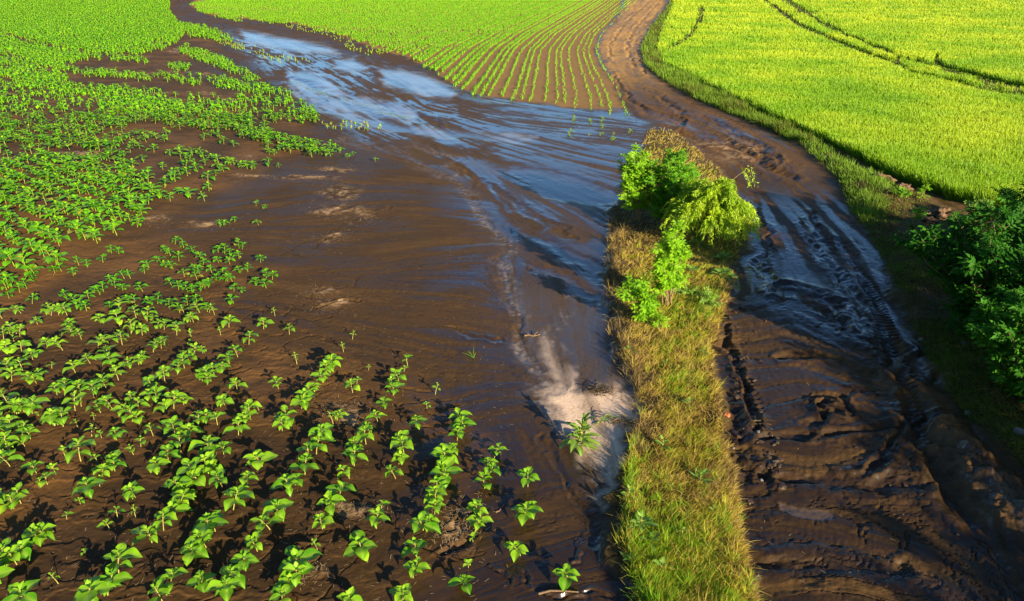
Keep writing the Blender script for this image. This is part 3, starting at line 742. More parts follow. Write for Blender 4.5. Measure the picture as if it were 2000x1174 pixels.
PLANTS = [(float(PLANTS[i]), float(PLANTS[i + 1]), PLANTS[i + 2]) for i in range(0, len(PLANTS), 3)]
PLANTS.sort(key=lambda p: -p[1])
INDIV, REST0 = PLANTS[:298], PLANTS[298:]
ORD = ['', 'first', 'second', 'third', 'fourth', 'fifth', 'sixth', 'seventh', 'eighth', 'ninth', 'tenth', 'eleventh', 'twelfth', 'thirteenth', 'fourteenth', 'fifteenth', 'sixteenth',
       'seventeenth', 'eighteenth', 'nineteenth', 'twentieth']
def nth(n):
    if n <= 20: return ORD[n]
    return ('twenty-' + ORD[n - 20]) if n < 30 else ('thirtieth' if n == 30 else 'thirty-' + ORD[n - 30])
SZ = {'X': .76, 'S': 1.02, 'M': 1.06, 'L': 1.2}
SZW = {'X': 'tiny', 'S': 'small', 'M': 'leafy', 'L': 'large'}
pts = []
for (px_, py_, s_) in INDIV:
    p = gpt(px_, py_)
    pts.append((p.x - .11 * p.y, p.y, p, s_))
# crop rows run nearly straight away from the viewer, about 0.7 m apart; cluster the plants into them
order = sorted(range(len(pts)), key=lambda i: -pts[i][0])
rows_, cur = [], [order[0]]
for i in order[1:]:
    if pts[cur[0]][0] - pts[i][0] > .58: rows_.append(cur); cur = [i]
    else: cur.append(i)
rows_.append(cur)
LABELS = {}
for ri, r in enumerate(rows_):
    r.sort(key=lambda i: pts[i][1])
    for k, i in enumerate(r):
        LABELS[i] = '%s sunflower seedling, %s from near end of %s crop row from grass bank' % (SZW[pts[i][3]], nth(k + 1), nth(ri + 1))
def copy_tree(o):
    c = o.copy(); COL.objects.link(c)
    for ch in o.children:
        d = ch.copy(); COL.objects.link(d); d.parent = c
    return c
protos = []
for V in (SUNV, SMALLV):
    l = []
    for st, lf in V:
        t = thing('sunflower_seedling', 'young sunflower', 'sunflower seedling', (0, 0, 0), 0, 'sunflower seedlings in the near rows')
        link('stem', st, M_SUNSTEM, t); link('leaves', lf, M_SUNLEAF, t)
        l.append([t, False])
    protos.append(l)
for i, (q, y, p, s_) in enumerate(pts):
    fam = protos[1 if s_ in 'XS' else 0]
    pr = fam[i % len(fam)]
    o = copy_tree(pr[0]) if pr[1] else pr[0]
    pr[1] = True
    o.location = (p.x, p.y, p.z)
    rs_ = random.Random(i)
    sc = SZ[s_] * rs_.uniform(.78, 1.16)
    o.rotation_euler = (rs_.gauss(0, .08), rs_.gauss(0, .08), rs_.uniform(0, 6.28))
    o.scale = (sc, sc, sc * rs_.uniform(.9, 1.1))
    o['label'] = LABELS[i]

# ---- the rest of the crop, thousands of the same plants, as one object
LOWV = []
for i in range(10):
    st_, lf_ = make_sunflower(RNG.uniform(.15, .20), RNG.uniform(.145, .175), 4 + i % 2, RNG.uniform(.02, .06), 300 + i, low=True)
    V1, V2 = np.concatenate(st_.v), np.concatenate(lf_.v)
    k_ = 6 * 2                                      # keep every other ring of the stem: it is a pixel wide here
    LOWV.append((np.concatenate([V1, V2]), np.concatenate([np.concatenate(st_.f), np.concatenate(lf_.f) + len(V1)]), np.concatenate([np.full(len(V1), .89), np.concatenate(lf_.a['tint'])])))
def crop_plants(mb, X, Y, scale, tint, lod):
    n = len(X)
    if not n: return
    if lod == 0:
        Zg = height(X, Y); sc_ = np.broadcast_to(scale, n); which = RNG.integers(0, 10, n); tv = np.broadcast_to(tint, n)
        for w in range(10):
            m_ = np.where(which == w)[0]
            if not len(m_): continue
            V, F, T = LOWV[w]; a = RNG.uniform(0, 6.28, len(m_)); ca, sa = np.cos(a)[:, None], np.sin(a)[:, None]; k_ = sc_[m_][:, None]
            lx, ly = RNG.normal(size=(2, len(m_), 1)) * .09
            vx_ = (V[None, :, 0] * ca - V[None, :, 1] * sa) * k_ + lx * V[None, :, 2]; vy_ = (V[None, :, 0] * sa + V[None, :, 1] * ca) * k_ + ly * V[None, :, 2]
            P = np.stack([X[m_][:, None] + vx_, Y[m_][:, None] + vy_, Zg[m_][:, None] + V[None, :, 2] * k_ * RNG.uniform(.85, 1.15, (len(m_), 1))], -1)
            F2 = (np.arange(len(m_)) * len(V))[:, None, None] + F[None]
            leaf = T != .89
            TT = np.where(leaf[None], np.clip(T[None] * 1.05 - .12 + (tv[m_][:, None] - .4) + RNG.normal(size=(len(m_), 1)) * .09, 0, .87), .89)
            TT = np.where(leaf[None] & (T[None] > .85), .9, TT)
            mb.add(P.reshape(-1, 3), F2.reshape(-1, 4), tint=TT)
        return
    Zg = height(X, Y)
    P0 = np.stack([X, Y, Zg], 1)
    hgt = .23 * scale
    lean = RNG.normal(size=(n, 2)) * .03
    D = unit(np.stack([lean[:, 0], lean[:, 1], hgt], 1))
    ribbons(mb, P0, D, hgt, np.maximum(.009, Y / FPX * .9) if lod else np.full(n, .011), np.zeros(n), np.full(n, .88) - .1 * RNG.random(n), segs=1, side=unit(np.stack([np.ones(n), np.zeros(n), np.zeros(n)], 1)), tip=.7)
    az0 = RNG.uniform(0, 6.28, n)
    lev = [(.62, .12, -.45), (.85, .15, -.3), (.98, .13, 0), (1.03, .07, .5)] if not lod else [(.72, .15, -.45), (1.0, .15, -.1)]
    for li, (hf, L, up) in enumerate(lev):
        for sg in (0, math.pi):
            az = az0 + sg + li * 1.57 + RNG.normal(size=n) * .3
            u = up + RNG.normal(size=n) * .15
            Dl = np.stack([np.cos(az) * np.cos(u), np.sin(az) * np.cos(u), np.sin(u)], 1)
            B = P0 + np.stack([lean[:, 0] * hf, lean[:, 1] * hf, hgt * hf], 1) + Dl * (.02 * scale)[:, None]
            Nn = np.stack([-np.cos(az) * np.sin(u), -np.sin(az) * np.sin(u), np.cos(u)], 1)
            Ll = L * scale * RNG.uniform(.85, 1.15, n)
            if lod == 2: Ll = Ll * 1.12
            leaflets(mb, B, Dl, Nn, Ll, Ll * .78, np.clip(tint + RNG.normal(size=n) * .16 + .1 * (li - 1), 0, .88) if np.ndim(tint) == 0 else np.clip(tint + RNG.normal(size=n) * .06, 0, 1), fold=-.2, droop=.25)

cm = MB()
rx = [gpt(a, b) for a, b, c in REST0]
crop_plants(cm, np.array([p.x for p in rx]), np.array([p.y for p in rx]), np.array([SZ[c] for a, b, c in REST0]) * 1.0, .35, 0)
DENSE = [(-500, -30), (336, -30), (330, 20), (350, 44), (402, 56), (436, 68), (430, 78), (395, 74), (362, 66), (345, 82), (322, 96), (268, 108), (205, 108), (150, 122), (130, 142), (138, 152), (200, 162), (300, 182), (420, 200), (470, 218),
         (540, 224), (540, 240), (470, 240), (440, 262), (380, 252), (330, 236), (250, 245), (240, 262), (318, 272), (322, 284), (262, 278), (262, 296), (290, 318), (300, 345), (330, 362), (384, 380), (380, 396), (310, 398), (285, 412),
         (278, 440), (252, 462), (205, 468), (186, 488), (135, 502), (120, 524), (62, 546), (30, 560), (-500, 560)]
FING = [([(190, 111), (365, 136)], 6, .75), ([(136, 143), (300, 154)], 7, .8), ([(315, 152), (393, 159)], 8, .8), ([(362, 100), (446, 130)], 10, .8), ([(418, 163), (480, 172), (555, 188)], 11, .85), ([(450, 136), (494, 154)], 8, .7),
        ([(160, 172), (286, 188), (430, 208), (536, 229), (608, 234)], 13, .95), ([(470, 196), (560, 196), (600, 214)], 12, .6), ([(322, 232), (465, 252), (554, 284), (655, 302)], 15, .95), ([(440, 232), (520, 262), (560, 300)], 12, .85), ([(520, 300), (575, 308)], 12, .8),
        ([(322, 258), (344, 268)], 8, .8), ([(395, 266), (458, 282)], 10, .85), ([(268, 286), (372, 307)], 8, .7), ([(443, 322), (515, 328)], 9, .8), ([(470, 304), (480, 314)], 7, .8), ([(390, 308), (432, 318)], 7, .7), ([(350, 320), (436, 330)], 15, .9),
        ([(350, 345), (425, 358)], 14, .85), ([(0, 311), (250, 324)], 9, .8), ([(426, 372), (452, 372)], 7, .75), ([(300, 330), (380, 392)], 10, .7), ([(405, 388), (412, 396)], 6, .8), ([(360, 60), (430, 76)], 7, .8), ([(395, 55), (450, 78)], 6, .5)]
YELLOW = [([(612, 236), (650, 246)], 7, .7), ([(640, 246), (740, 250)], 8, .7), ([(425, 78), (470, 92)], 8, .5), ([(450, 82), (530, 112)], 8, .12), ([(520, 112), (600, 122)], 7, .3), ([(548, 186), (560, 188)], 5, .5),
          ([(835, 112), (760, 108), (690, 96)], 4, .35), ([(905, 172), (940, 182), (1000, 196)], 8, .35), ([(676, 90), (720, 104)], 5, .3), ([(650, 74), (690, 84)], 4, .3), ([(560, 52), (640, 66)], 4, .3)]
BARE = [([(0, 288), (100, 300), (205, 304)], 8, .75), ([(0, 65), (100, 92), (215, 112)], 5, .6), ([(200, 130), (300, 132), (340, 118)], 11, 1), ([(140, 160), (300, 170), (420, 182)], 8, 1), ([(310, 244), (330, 256), (420, 262)], 5, .8), ([(270, 300), (330, 322)], 5, .8), ([(60, 90), (10, 60)], 4, .5)]
# candidate plants along rows 0.7 m apart that sweep round to the far left corner
ang = math.atan2(.62, -.78)
ux, uy = math.cos(ang), math.sin(ang)
A, B = np.meshgrid(np.arange(-150, 190, .27), np.arange(-140, 150, .70))
A = A + RNG.normal(size=A.shape) * .06; Bw = B + .35 * np.sin(A * .06) + RNG.normal(size=A.shape) * .05
X = -6 + A * ux - Bw * uy; Y = 28 + A * uy + Bw * ux
X, Y = X.ravel(), Y.ravel()
ok = (Y > 14.5) & (Y < 158) & (np.abs(X) < 1.0 * Y + 6); ok0 = ok; X, Y = X[ok], Y[ok]
px_, py_, dd_ = to_pixel(X, Y, macro(X, Y))
ok = (px_ > -330) & (px_ < 760) & (py_ > -22); ok1 = ok; X, Y, px_, py_, dd_ = [a[ok] for a in (X, Y, px_, py_, dd_)]
wob = (fbm(X * .5, Y * .5, 301, 3) - .5)
qx = px_ + wob * 60 * 20 / dd_ * .6; qy = py_ + (fbm(X * .5, Y * .5, 305, 3) - .5) * 26 * 20 / dd_
den = smooth(4, -6, sdpoly(qx, qy, DENSE)) * .97
for l, w, s_ in FING: den = np.maximum(den, s_ * smooth(w * 1.15, w * .6, seg_dist(qx, qy, l)))
for l, w, s_ in BARE: den *= 1 - s_ * smooth(w * 1.2, w * .6, seg_dist(qx, qy, l))
den *= np.clip((fbm(X * .45, Y * .45, 311, 4) - .30) * 6, .5 + .4 * smooth(300, 380, py_), 1.0)
den *= 1 - .55 * smooth(.42, .32, fbm(A.ravel()[ok0][ok1] * .05, Bw.ravel()[ok0][ok1] * .45, 317, 3)) * smooth(60, 90, py_)
nearband = smooth(330, 420, py_)
den *= 1 - .12 * nearband * (fbm(X * 1.1, Y * 1.1, 313, 2) < .42)
den[(py_ > 478) & (px_ > 130)] = 0
k = RNG.random(len(X)) < den
sc = RNG.uniform(.8, 1.2, k.sum()); Yk = Y[k]; Xk = X[k]
for lo, hi, lod in ((0, 40, 0), (40, 75, 1), (75, 200, 2)):
    s_ = (Yk >= lo) & (Yk < hi)
    crop_plants(cm, Xk[s_], Yk[s_], sc[s_] * 1.6, .5, lod)
# drowned, yellowed plants in the slurry
yd = np.zeros(len(X))
for l, w, s_ in YELLOW: yd = np.maximum(yd, s_ * smooth(w * 1.2, w * .5, seg_dist(px_, py_, l)))
k2 = RNG.random(len(X)) < yd
crop_plants(cm, X[k2], Y[k2], RNG.uniform(.6, .95, k2.sum()), RNG.uniform(.86, 1.0, k2.sum()), 1)
for a, b in [(515, 408), (458, 434), (430, 444), (440, 440), (505, 440), (500, 402), (497, 330), (733, 316), (683, 306), (678, 309), (690, 303), (545, 328), (473, 486)]:
    p = gpt(a, b); crop_plants(cm, np.array([p.x]), np.array([p.y]), np.array([.85]), .4, 0)
# the far field: curved rows following its right-hand edge
EDGE = np.array([(1222, 222), (1216, 195), (1196, 160), (1177, 128), (1164, 98), (1174, 68), (1204, 36), (1242, 2), (1275, -18)], float)
ex, ey = to_ground(EDGE[:, 0], EDGE[:, 1])
tt = np.concatenate([[0], np.cumsum(np.hypot(np.diff(ex), np.diff(ey)))])
ts = np.arange(0, tt[-1] + 40, .30)
cx_ = np.interp(ts, tt, ex); cy_ = np.interp(ts, tt, ey)
ov = np.maximum(ts - tt[-1], 0); cx_ = cx_ + ov * .35; cy_ = cy_ + ov * .94
for _ in range(60):
    cx_[1:-1] = (cx_[:-2] + 2 * cx_[1:-1] + cx_[2:]) / 4; cy_[1:-1] = (cy_[:-2] + 2 * cy_[1:-1] + cy_[2:]) / 4
tx, ty = np.gradient(cx_), np.gradient(cy_); tl = np.hypot(tx, ty); nx_, ny_ = -ty / tl, tx / tl
allx, ally, rown = [], [], []
ext = np.arange(-45, 0, .30)
for r in range(115):
    off = r * .72 + .15 * math.sin(r * 1.7)
    x = cx_ + nx_ * off; y = cy_ + ny_ * off
    x = np.concatenate([x[0] + ext * (tx[5] / tl[5]) * 1.0, x]); y = np.concatenate([y[0] + ext * (ty[5] / tl[5]), y])
    x = x + RNG.normal(size=len(x)) * .05; y = y + RNG.normal(size=len(y)) * .07
    allx.append(x); ally.append(y); rown.append(np.full(len(x), r))
X, Y, RW = np.concatenate(allx), np.concatenate(ally), np.concatenate(rown)
px_, py_, dd_ = to_pixel(X, Y, macro(X, Y))
MID2 = MIDCROP[:14] + [(1230, 224), (1224, 214), (1200, 160), (1178, 125), (1166, 98), (1175, 68), (1206, 36), (1245, 0), (1290, -60)]
sd = sdpoly(px_, py_ + (fbm(X * .5, Y * .5, 321, 3) - .5) * 22, MID2)
den = smooth(3, -3, sd) * .96
den[(py_ < -22) | (Y > 165)] = 0
den *= np.where(RW < 14, .55 + .4 * smooth(0, 14, RW), .95)
for a, b in [(1170, 236), (1115, 262), (1140, 264), (1165, 266), (1190, 270), (1215, 272), (1165, 240), (1145, 240), (1180, 250), (1220, 258), (1118, 234)]:
    den = np.maximum(den, 1.0 * smooth(15, 7, np.hypot(px_ - a, (py_ - b) * 1.5)))
k = RNG.random(len(X)) < den
X, Y, RW, py2 = X[k], Y[k], RW[k], py_[k]
sc = RNG.uniform(.8, 1.15, len(X)) * (.62 + .66 * smooth(3, 22, RW))
yl = np.where(py2 > 226, .97, np.where(RNG.random(len(X)) < .12 * smooth(14, 4, RW), .9, .45))
for lo, hi, lod in ((0, 40, 0), (40, 75, 1), (75, 200, 2)):
    s_ = (Y >= lo) & (Y < hi)
    crop_plants(cm, X[s_], Y[s_], sc[s_], yl[s_], lod)
o = link('sunflower_crop', cm.mesh('sunflower_crop'), M_CROP)
tag(o, 'bright green sunflower crop covering the fields on both sides of the mud river', 'crop', kind='stuff')

# ---------------------------------------------------------------- wheat
def scatter(poly, n, x0=None, x1=None):
    P = np.array(poly, float)
    a, b = P.min(0), P.max(0)
    a[1] = max(a[1], -24); 
    x = RNG.uniform(a[0], b[0], n); y = RNG.uniform(a[1], b[1], n)
    k = inside(x, y, poly); return x[k], y[k]
TRAM = [[(1478, -8), (1520, 22), (1560, 52), (1630, 84), (1690, 108), (1750, 130)], [(1515, -8), (1560, 18), (1600, 45), (1660, 76), (1730, 104), (1755, 118)],
        [(1755, 112), (1752, 128), (1768, 142), (1800, 152), (1860, 168), (1930, 182), (2000, 196), (2200, 226)], [(1755, 116), (1800, 128), (1860, 148), (1940, 168), (2010, 178), (2200, 205)],
        [(1830, 114), (1828, 124), (1845, 138), (1900, 152), (1990, 178)], [(1370, 22), (1366, 44), (1345, 74), (1310, 98), (1292, 108), (1288, 124)], [(1516, 18), (1530, 26), (1590, 27)], [(1556, 20), (1562, 25), (1600, 26)]]
n = 820000
wx_, wy_ = scatter(WHEAT, n)
X, Y = to_ground(wx_, wy_)
sd = sdpoly(wx_ + (fbm(X * 1.2, Y * 1.2, 331, 3) - .5) * 500 / Y, wy_ + (fbm(X * 1.2, Y * 1.2, 332, 3) - .5) * 260 / Y, WHEAT)
keep = sd < 0; low_ = np.zeros(len(X), bool)
for i, t in enumerate(TRAM):
    w = np.maximum(.26 * FPX / np.maximum(Y, 15), 6.5 if i == 5 else 5.2) * (1.0 + .2 * fbm(X, Y, 333, 2)); w *= np.where(fbm(X * .35, Y * .35, 336, 2) < .36, .45, 1)
    if i >= 6: w *= .6
    on = seg_dist(wx_, wy_, t) < w; low_ |= on
    keep &= ~(on & (RNG.random(len(X)) < .72))
fine = [[(1470, 60), (1480, 80), (1520, 108)], [(1900, 288), (1990, 300)], [(1680, 262), (1760, 280), (1900, 318)], [(1290, 52), (1340, 66)]]
for t in fine: keep &= ~((seg_dist(wx_, wy_, t) < 2.2) & (RNG.random(len(X)) < .7))
X, Y, wx_, wy_, low_ = X[keep], Y[keep], wx_[keep], wy_[keep], low_[keep]
n = len(X)
hg = .58 * (.82 + .36 * fbm(X * .8, Y * .8, 341, 3)) * RNG.uniform(.85, 1.12, n)
hg = np.where(low_, hg * .22, hg)
lean = np.stack([RNG.normal(size=n) * .28 - .12, RNG.normal(size=n) * .28 + .05, np.ones(n)], 1)
tn = np.clip(.50 + (fbm(X * .25, Y * .25, 343, 4) - .5) * .8 + RNG.normal(size=n) * .07 + .12 * smooth(60, 120, Y), 0, 1)
wm = MB()
Pw = np.stack([X, Y, height(X, Y)], 1)
wd = np.maximum(.009, Y / FPX * 1.05)
rr = RNG.uniform(-.9, .9, n)
ribbons(wm, Pw, lean, hg, wd, hg * RNG.uniform(.0, .25, n), tn, segs=2, side=np.stack([np.cos(rr), np.sin(rr), np.zeros(n)], 1), tip=.5, tintgrad=.35)
o = link('wheat', wm.mesh('wheat'), M_WHEAT)
tag(o, 'yellow-green young wheat standing in the field with tractor tramlines', 'wheat', kind='stuff')

# ---------------------------------------------------------------- grass on the bank and the verges
def grass(mb, px, py, Lr, Wf, flat_, tint, dirx, diry, green_up=None):
    X, Y = to_ground(px, py); n = len(X)
    P = np.stack([X, Y, height(X, Y) - .01], 1)
    d = np.stack([dirx + RNG.normal(size=n) * .45, diry + RNG.normal(size=n) * .45], 1)
    d = d / (np.linalg.norm(d, axis=1, keepdims=True) + 1e-6)
    fl = np.clip(flat_ + RNG.normal(size=n) * .22, 0, 1.05)
    D = np.stack([d[:, 0] * fl, d[:, 1] * fl, np.sqrt(np.clip(1.1 - fl * fl, .03, 1))], 1)
    L = Lr * RNG.uniform(.6, 1.3, n)
    W = np.maximum(.006, Y / FPX * Wf)
    ribbons(mb, P, D, L, W, L * RNG.uniform(.05, .35, n), np.clip(tint, 0, 1), segs=3)

gmb = MB()
gx, gy = scatter(STRIP, 330000)
kk = RNG.random(len(gx)) < np.clip(.25 + gy / 800, .3, 1.0); gx, gy = gx[kk], gy[kk]
X, Y = to_ground(gx, gy)
wpx = gx + (fbm(X * 1.9, Y * 1.9, 351, 4) - .5) * 110
sd = sdpoly(wpx, gy, STRIP)
k = sd < 1 ; gx, gy, X, Y, sd, wpx = gx[k], gy[k], X[k], Y[k], sd[k], wpx[k]
left = seg_dist(gx, gy, [(1240, 310), (1215, 360), (1192, 430), (1182, 520), (1188, 620), (1204, 680), (1228, 740), (1246, 800), (1236, 860), (1222, 930)])
right = seg_dist(gx, gy, [(1470, 420), (1428, 560), (1404, 640), (1392, 720), (1405, 800), (1428, 900), (1440, 1000), (1455, 1090), (1475, 1190)])
f1 = fbm(X * .9, Y * .9, 353, 4); f2 = fbm(X * 2.5, Y * 2.5, 354, 3)
muddy = np.maximum(smooth(75, 15, left) * smooth(960, 860, gy) * smooth(300, 380, gy), smooth(560, 460, gy) * smooth(1330, 1260, wpx) * smooth(380, 430, gy))
green = smooth(960, 1230, gy + (1320 - gx) * .4 + (f1 - .5) * 420) * smooth(20, 70, right)
tn = .57 + (f1 - .5) * .7 + (f2 - .5) * .35 + RNG.normal(size=len(gx)) * .15
tn = tn * (1 - muddy) + muddy * (.12 + .2 * f2 + RNG.random(len(gx)) * .14)
tn = np.where(green * np.clip(.35 + (f2 - .3) * 2.2, .25, .92) > RNG.random(len(gx)), .84 + RNG.normal(size=len(gx)) * .12, tn)
tn = np.where((gy < 330), .42 + (f1 - .5) * .5 + RNG.normal(size=len(gx)) * .08, tn)
tn = np.where(smooth(30, 8, right) > RNG.random(len(gx)), .36 + RNG.normal(size=len(gx)) * .1, tn)
thin = RNG.random(len(gx)) < np.clip(1.05 - .55 * muddy - .5 * (f2 < .36), .1, 1)
gx, gy, tn, green, muddy, X, Y = [a[thin] for a in (gx, gy, tn, green, muddy, X, Y)]
cw_ = fbm(X * 2.2, Y * 2.2, 362, 2) * 3; ci = np.floor(X * 4.5 + cw_).astype(np.int64); cj = np.floor(Y * 4.5 + cw_).astype(np.int64)
h1 = hash2(ci, cj, 363); h2 = hash2(ci, cj, 364)
th = (fbm(X * .55, Y * .55, 361, 3) - .5) * 4.0 - .5 + (h1 - .5) * 2.2
tn = tn + (h2 - .5) * .26
kk = RNG.random(len(X)) < .55 + .45 * (h1 * 7 % 1)
gx, gy, tn, green, muddy, th = [a[kk] for a in (gx, gy, tn, green, muddy, th)]
grass(gmb, gx, gy, (.15 + .07 * green - .04 * muddy), .95, np.clip(.60 - .2 * green, 0, 1), tn, np.cos(th), np.sin(th))
# bent muddy tufts trailing over the left edge
# taller tufts, lying stalks and stragglers over the edges
tx_, ty_ = scatter(STRIP, 2600)
kk = (RNG.random(len(tx_)) < .25 + .6 * smooth(820, 1120, ty_ + (1300 - tx_) * .8)) & (ty_ > 380); tx_, ty_ = tx_[kk], ty_[kk]
ex_ = np.array([(1194, 440), (1188, 470), (1186, 520), (1187, 560), (1190, 600), (1196, 640), (1204, 680), (1216, 715), (1230, 745), (1244, 775), (1240, 850), (1230, 900), (1222, 960), (1215, 1020), (1218, 1080), (1232, 1140)])
eq = RNG.integers(0, len(ex_), 260); tx_ = np.concatenate([tx_, ex_[eq, 0] + RNG.normal(size=260) * 9 + 12]); ty_ = np.concatenate([ty_, ex_[eq, 1] + RNG.normal(size=260) * 20])
nb = 14; rp_ = np.repeat(np.arange(len(tx_)), nb)
tt_ = np.where(ty_ > 860, RNG.uniform(.3, 1.0, len(tx_)), RNG.uniform(.08, .7, len(tx_)))
tt_ = np.where((ty_ > 960) & (tx_ < 1350 - (ty_ - 960) * .1), RNG.uniform(.72, 1.0, len(tx_)), tt_)
tt_[-260:] = np.where(ty_[-260:] < 900, RNG.uniform(.08, .34, 260), RNG.uniform(.4, 1, 260))
grass(gmb, tx_[rp_] + RNG.normal(size=len(rp_)) * 3, ty_[rp_] + RNG.normal(size=len(rp_)) * 2, (RNG.uniform(.16, .34, len(tx_)))[rp_], .8, np.full(len(rp_), .45), tt_[rp_] + RNG.normal(size=len(rp_)) * .08, np.cos(rp_ * 1.7) * .6, np.sin(rp_ * 1.7) * .6)
lx_, ly_ = scatter(STRIP, 22000); kk = ly_ > 430; lx_, ly_ = lx_[kk], ly_[kk]; a_ = RNG.uniform(0, 6.28, len(lx_))
grass(gmb, lx_, ly_, np.full(len(lx_), .24), .55, np.full(len(lx_), .93), RNG.uniform(.3, .5, len(lx_)), np.cos(a_) * 2, np.sin(a_) * 2)
o = link('grass', gmb.mesh('grass'), M_GRASS)
tag(o, 'matted yellow and green grass on the bank between mud flat and track', 'grass', kind='stuff')

vmb = MB()
vx, vy = scatter(VERGE_A, 300000)
kk = RNG.random(len(vx)) < .5; vx, vy = vx[kk], vy[kk]
X, Y = to_ground(vx, vy)
grass(vmb, vx, vy, .38 + .25 * (fbm(X, Y, 371, 2) > .5), .9, np.full(len(vx), .35), .62 + RNG.normal(size=len(vx)) * .16 + (fbm(X * .6, Y * .6, 372, 2) - .5) * .8, np.full(len(vx), -.3), np.full(len(vx), -.4))
vx, vy = scatter(VERGE_B, 330000)
kk = (vx < 2400) & (RNG.random(len(vx)) < .8); vx, vy = vx[kk], vy[kk]
X, Y = to_ground(vx, vy); f = fbm(X * .8, Y * .8, 373, 4)
bare = np.maximum(smooth(22, 12, seg_dist(vx, vy, PATH)), smooth(60, 20, np.hypot((vx - 1815) / 1.6, vy - 440)))
kk = RNG.random(len(vx)) < np.clip((f - .26) * 5, .25, 1) * (1 - .97 * bare); vx, vy, X, Y, f = vx[kk], vy[kk], X[kk], Y[kk], f[kk]
lush = smooth(60, 25, seg_dist(vx, vy, [(1560, 275), (1620, 312), (1700, 352), (1690, 400)]))
grass(vmb, vx, vy, .16 + .12 * lush, 1.1, np.clip(.7 - .3 * lush, 0, 1), (.46 + .35 * lush + (f - .5) * .9) + RNG.normal(size=len(vx)) * .1, np.full(len(vx), -.4), np.full(len(vx), -.3))
o = link('verge_grass', vmb.mesh('verge_grass'), M_VERGE)
tag(o, 'rough green verge grass along the wheat edge and under the shrubs', 'grass', kind='stuff')

# straw and stubble crumbs scattered over the mud
sm = MB()
sx_, sy_ = [], []
for (a, b), c, d in TAN:
    q = int(60 + 1.6 * c * d ** .8 / 6)
    sx_.append(a + RNG.normal(size=q) * c * .8); sy_.append(b + RNG.normal(size=q) * d * .8)
q = 1700
ax_, ay_ = RNG.uniform(0, 1000, q), RNG.uniform(320, 1174, q); kk = RNG.random(q) < .75; sx_.append(ax_[kk]); sy_.append(ay_[kk])
q = 260
sx_.append(RNG.uniform(1330, 1560, q)); sy_.append(RNG.uniform(270, 330, q))
q = 50
sx_.append(RNG.uniform(1440, 1800, q)); sy_.append(RNG.uniform(700, 1174, q))
sx_, sy_ = np.concatenate(sx_), np.concatenate(sy_)
X, Y = to_ground(sx_, sy_); n = len(X)
a = RNG.uniform(0, 6.28, n)
ribbons(sm, np.stack([X, Y, height(X, Y) + .008], 1), np.stack([np.cos(a), np.sin(a), RNG.normal(size=n) * .12], 1), RNG.uniform(.015, .065, n) * (1 + Y / 40), np.maximum(.005, Y / FPX * .5), np.zeros(n), np.full(n, .5), segs=1, tip=.8,
        side=np.stack([-np.sin(a), np.cos(a), np.zeros(n)], 1))
o = link('straw', sm.mesh('straw'), M_STRAW)
tag(o, 'pale straw and stubble crumbs scattered over the brown mud', 'straw', kind='stuff')
#PART3
# ---------------------------------------------------------------- shrubs, saplings, willow
def compound(mb, P, out, L, rs, nl=5, tint=.5):
    """ash-like leaves: a stalk with paired pointed leaflets and one at the end"""
    n = len(P)
    out = unit(out + rs.normal(size=(n, 3)) * .35)
    N = unit(np.stack([rs.normal(size=n) * .55 + .28, rs.normal(size=n) * .55 - .45, np.full(n, .75)], 1))
    S_ = unit(np.cross(out, N))
    tn = np.clip(tint + rs.normal(size=n) * .16, 0, 1)
    L = L * rs.uniform(.75, 1.2, n)
    spec = [(1.0, 0.0, 1.0), (.55, 1.0, .95), (.55, -1.0, .95), (.15, 1.1, .8), (.15, -1.1, .8)][:nl]
    for a, s, k in spec:
        B = P + out * (L * .75 * a)[:, None]
        D = unit(out * (.75 if s else 1.0) + S_ * s * .8 + np.array([0, 0, -.28]))
        leaflets(mb, B, D, N, L * .72 * k, L * .34 * k, tn, fold=.15, droop=.22)

def shoots(rs, h, spread, nsh, low=.25, ntw=7, twl=.32, lean=(0, 0), flare=.35):
    stems, tips = [], []
    for i in range(nsh):
        az = 2.399 * i + rs.uniform(-.4, .4); r = spread * math.sqrt((i + .4) / nsh)
        hh = h * rs.uniform(.78, 1.02) * (1 - .28 * (r / spread) ** 2)
        e = np.array([r * math.cos(az) + lean[0], r * math.sin(az) + lean[1], hh])
        b = np.array([math.cos(az), math.sin(az), 0]) * min(.12, flare * r)
        k = np.linspace(0, 1, 9)[:, None]
        P = b + (e - b) * np.concatenate([k ** 1.25, k ** 1.25, k ** .95], 1)
        P[1:, :2] += rs.normal(size=(8, 2)) * .015 * h
        stems.append(P)
        for j in range(ntw):
            t = low + (1 - low) * (j + rs.uniform(0, 1)) / ntw
            c = np.array([np.interp(t, k[:, 0], P[:, q]) for q in range(3)])
            a2 = rs.uniform(0, 6.28); u = rs.uniform(.1, .8)
            ln = twl * h * rs.uniform(.5, 1.1) * (1.1 - .6 * t)
            D = np.array([math.cos(a2) * math.cos(u), math.sin(a2) * math.cos(u), math.sin(u)])
            tips.append((c, D, ln))
        tips.append((P[-2], unit(P[-1] - P[-2]), .16 * h))
    return stems, tips

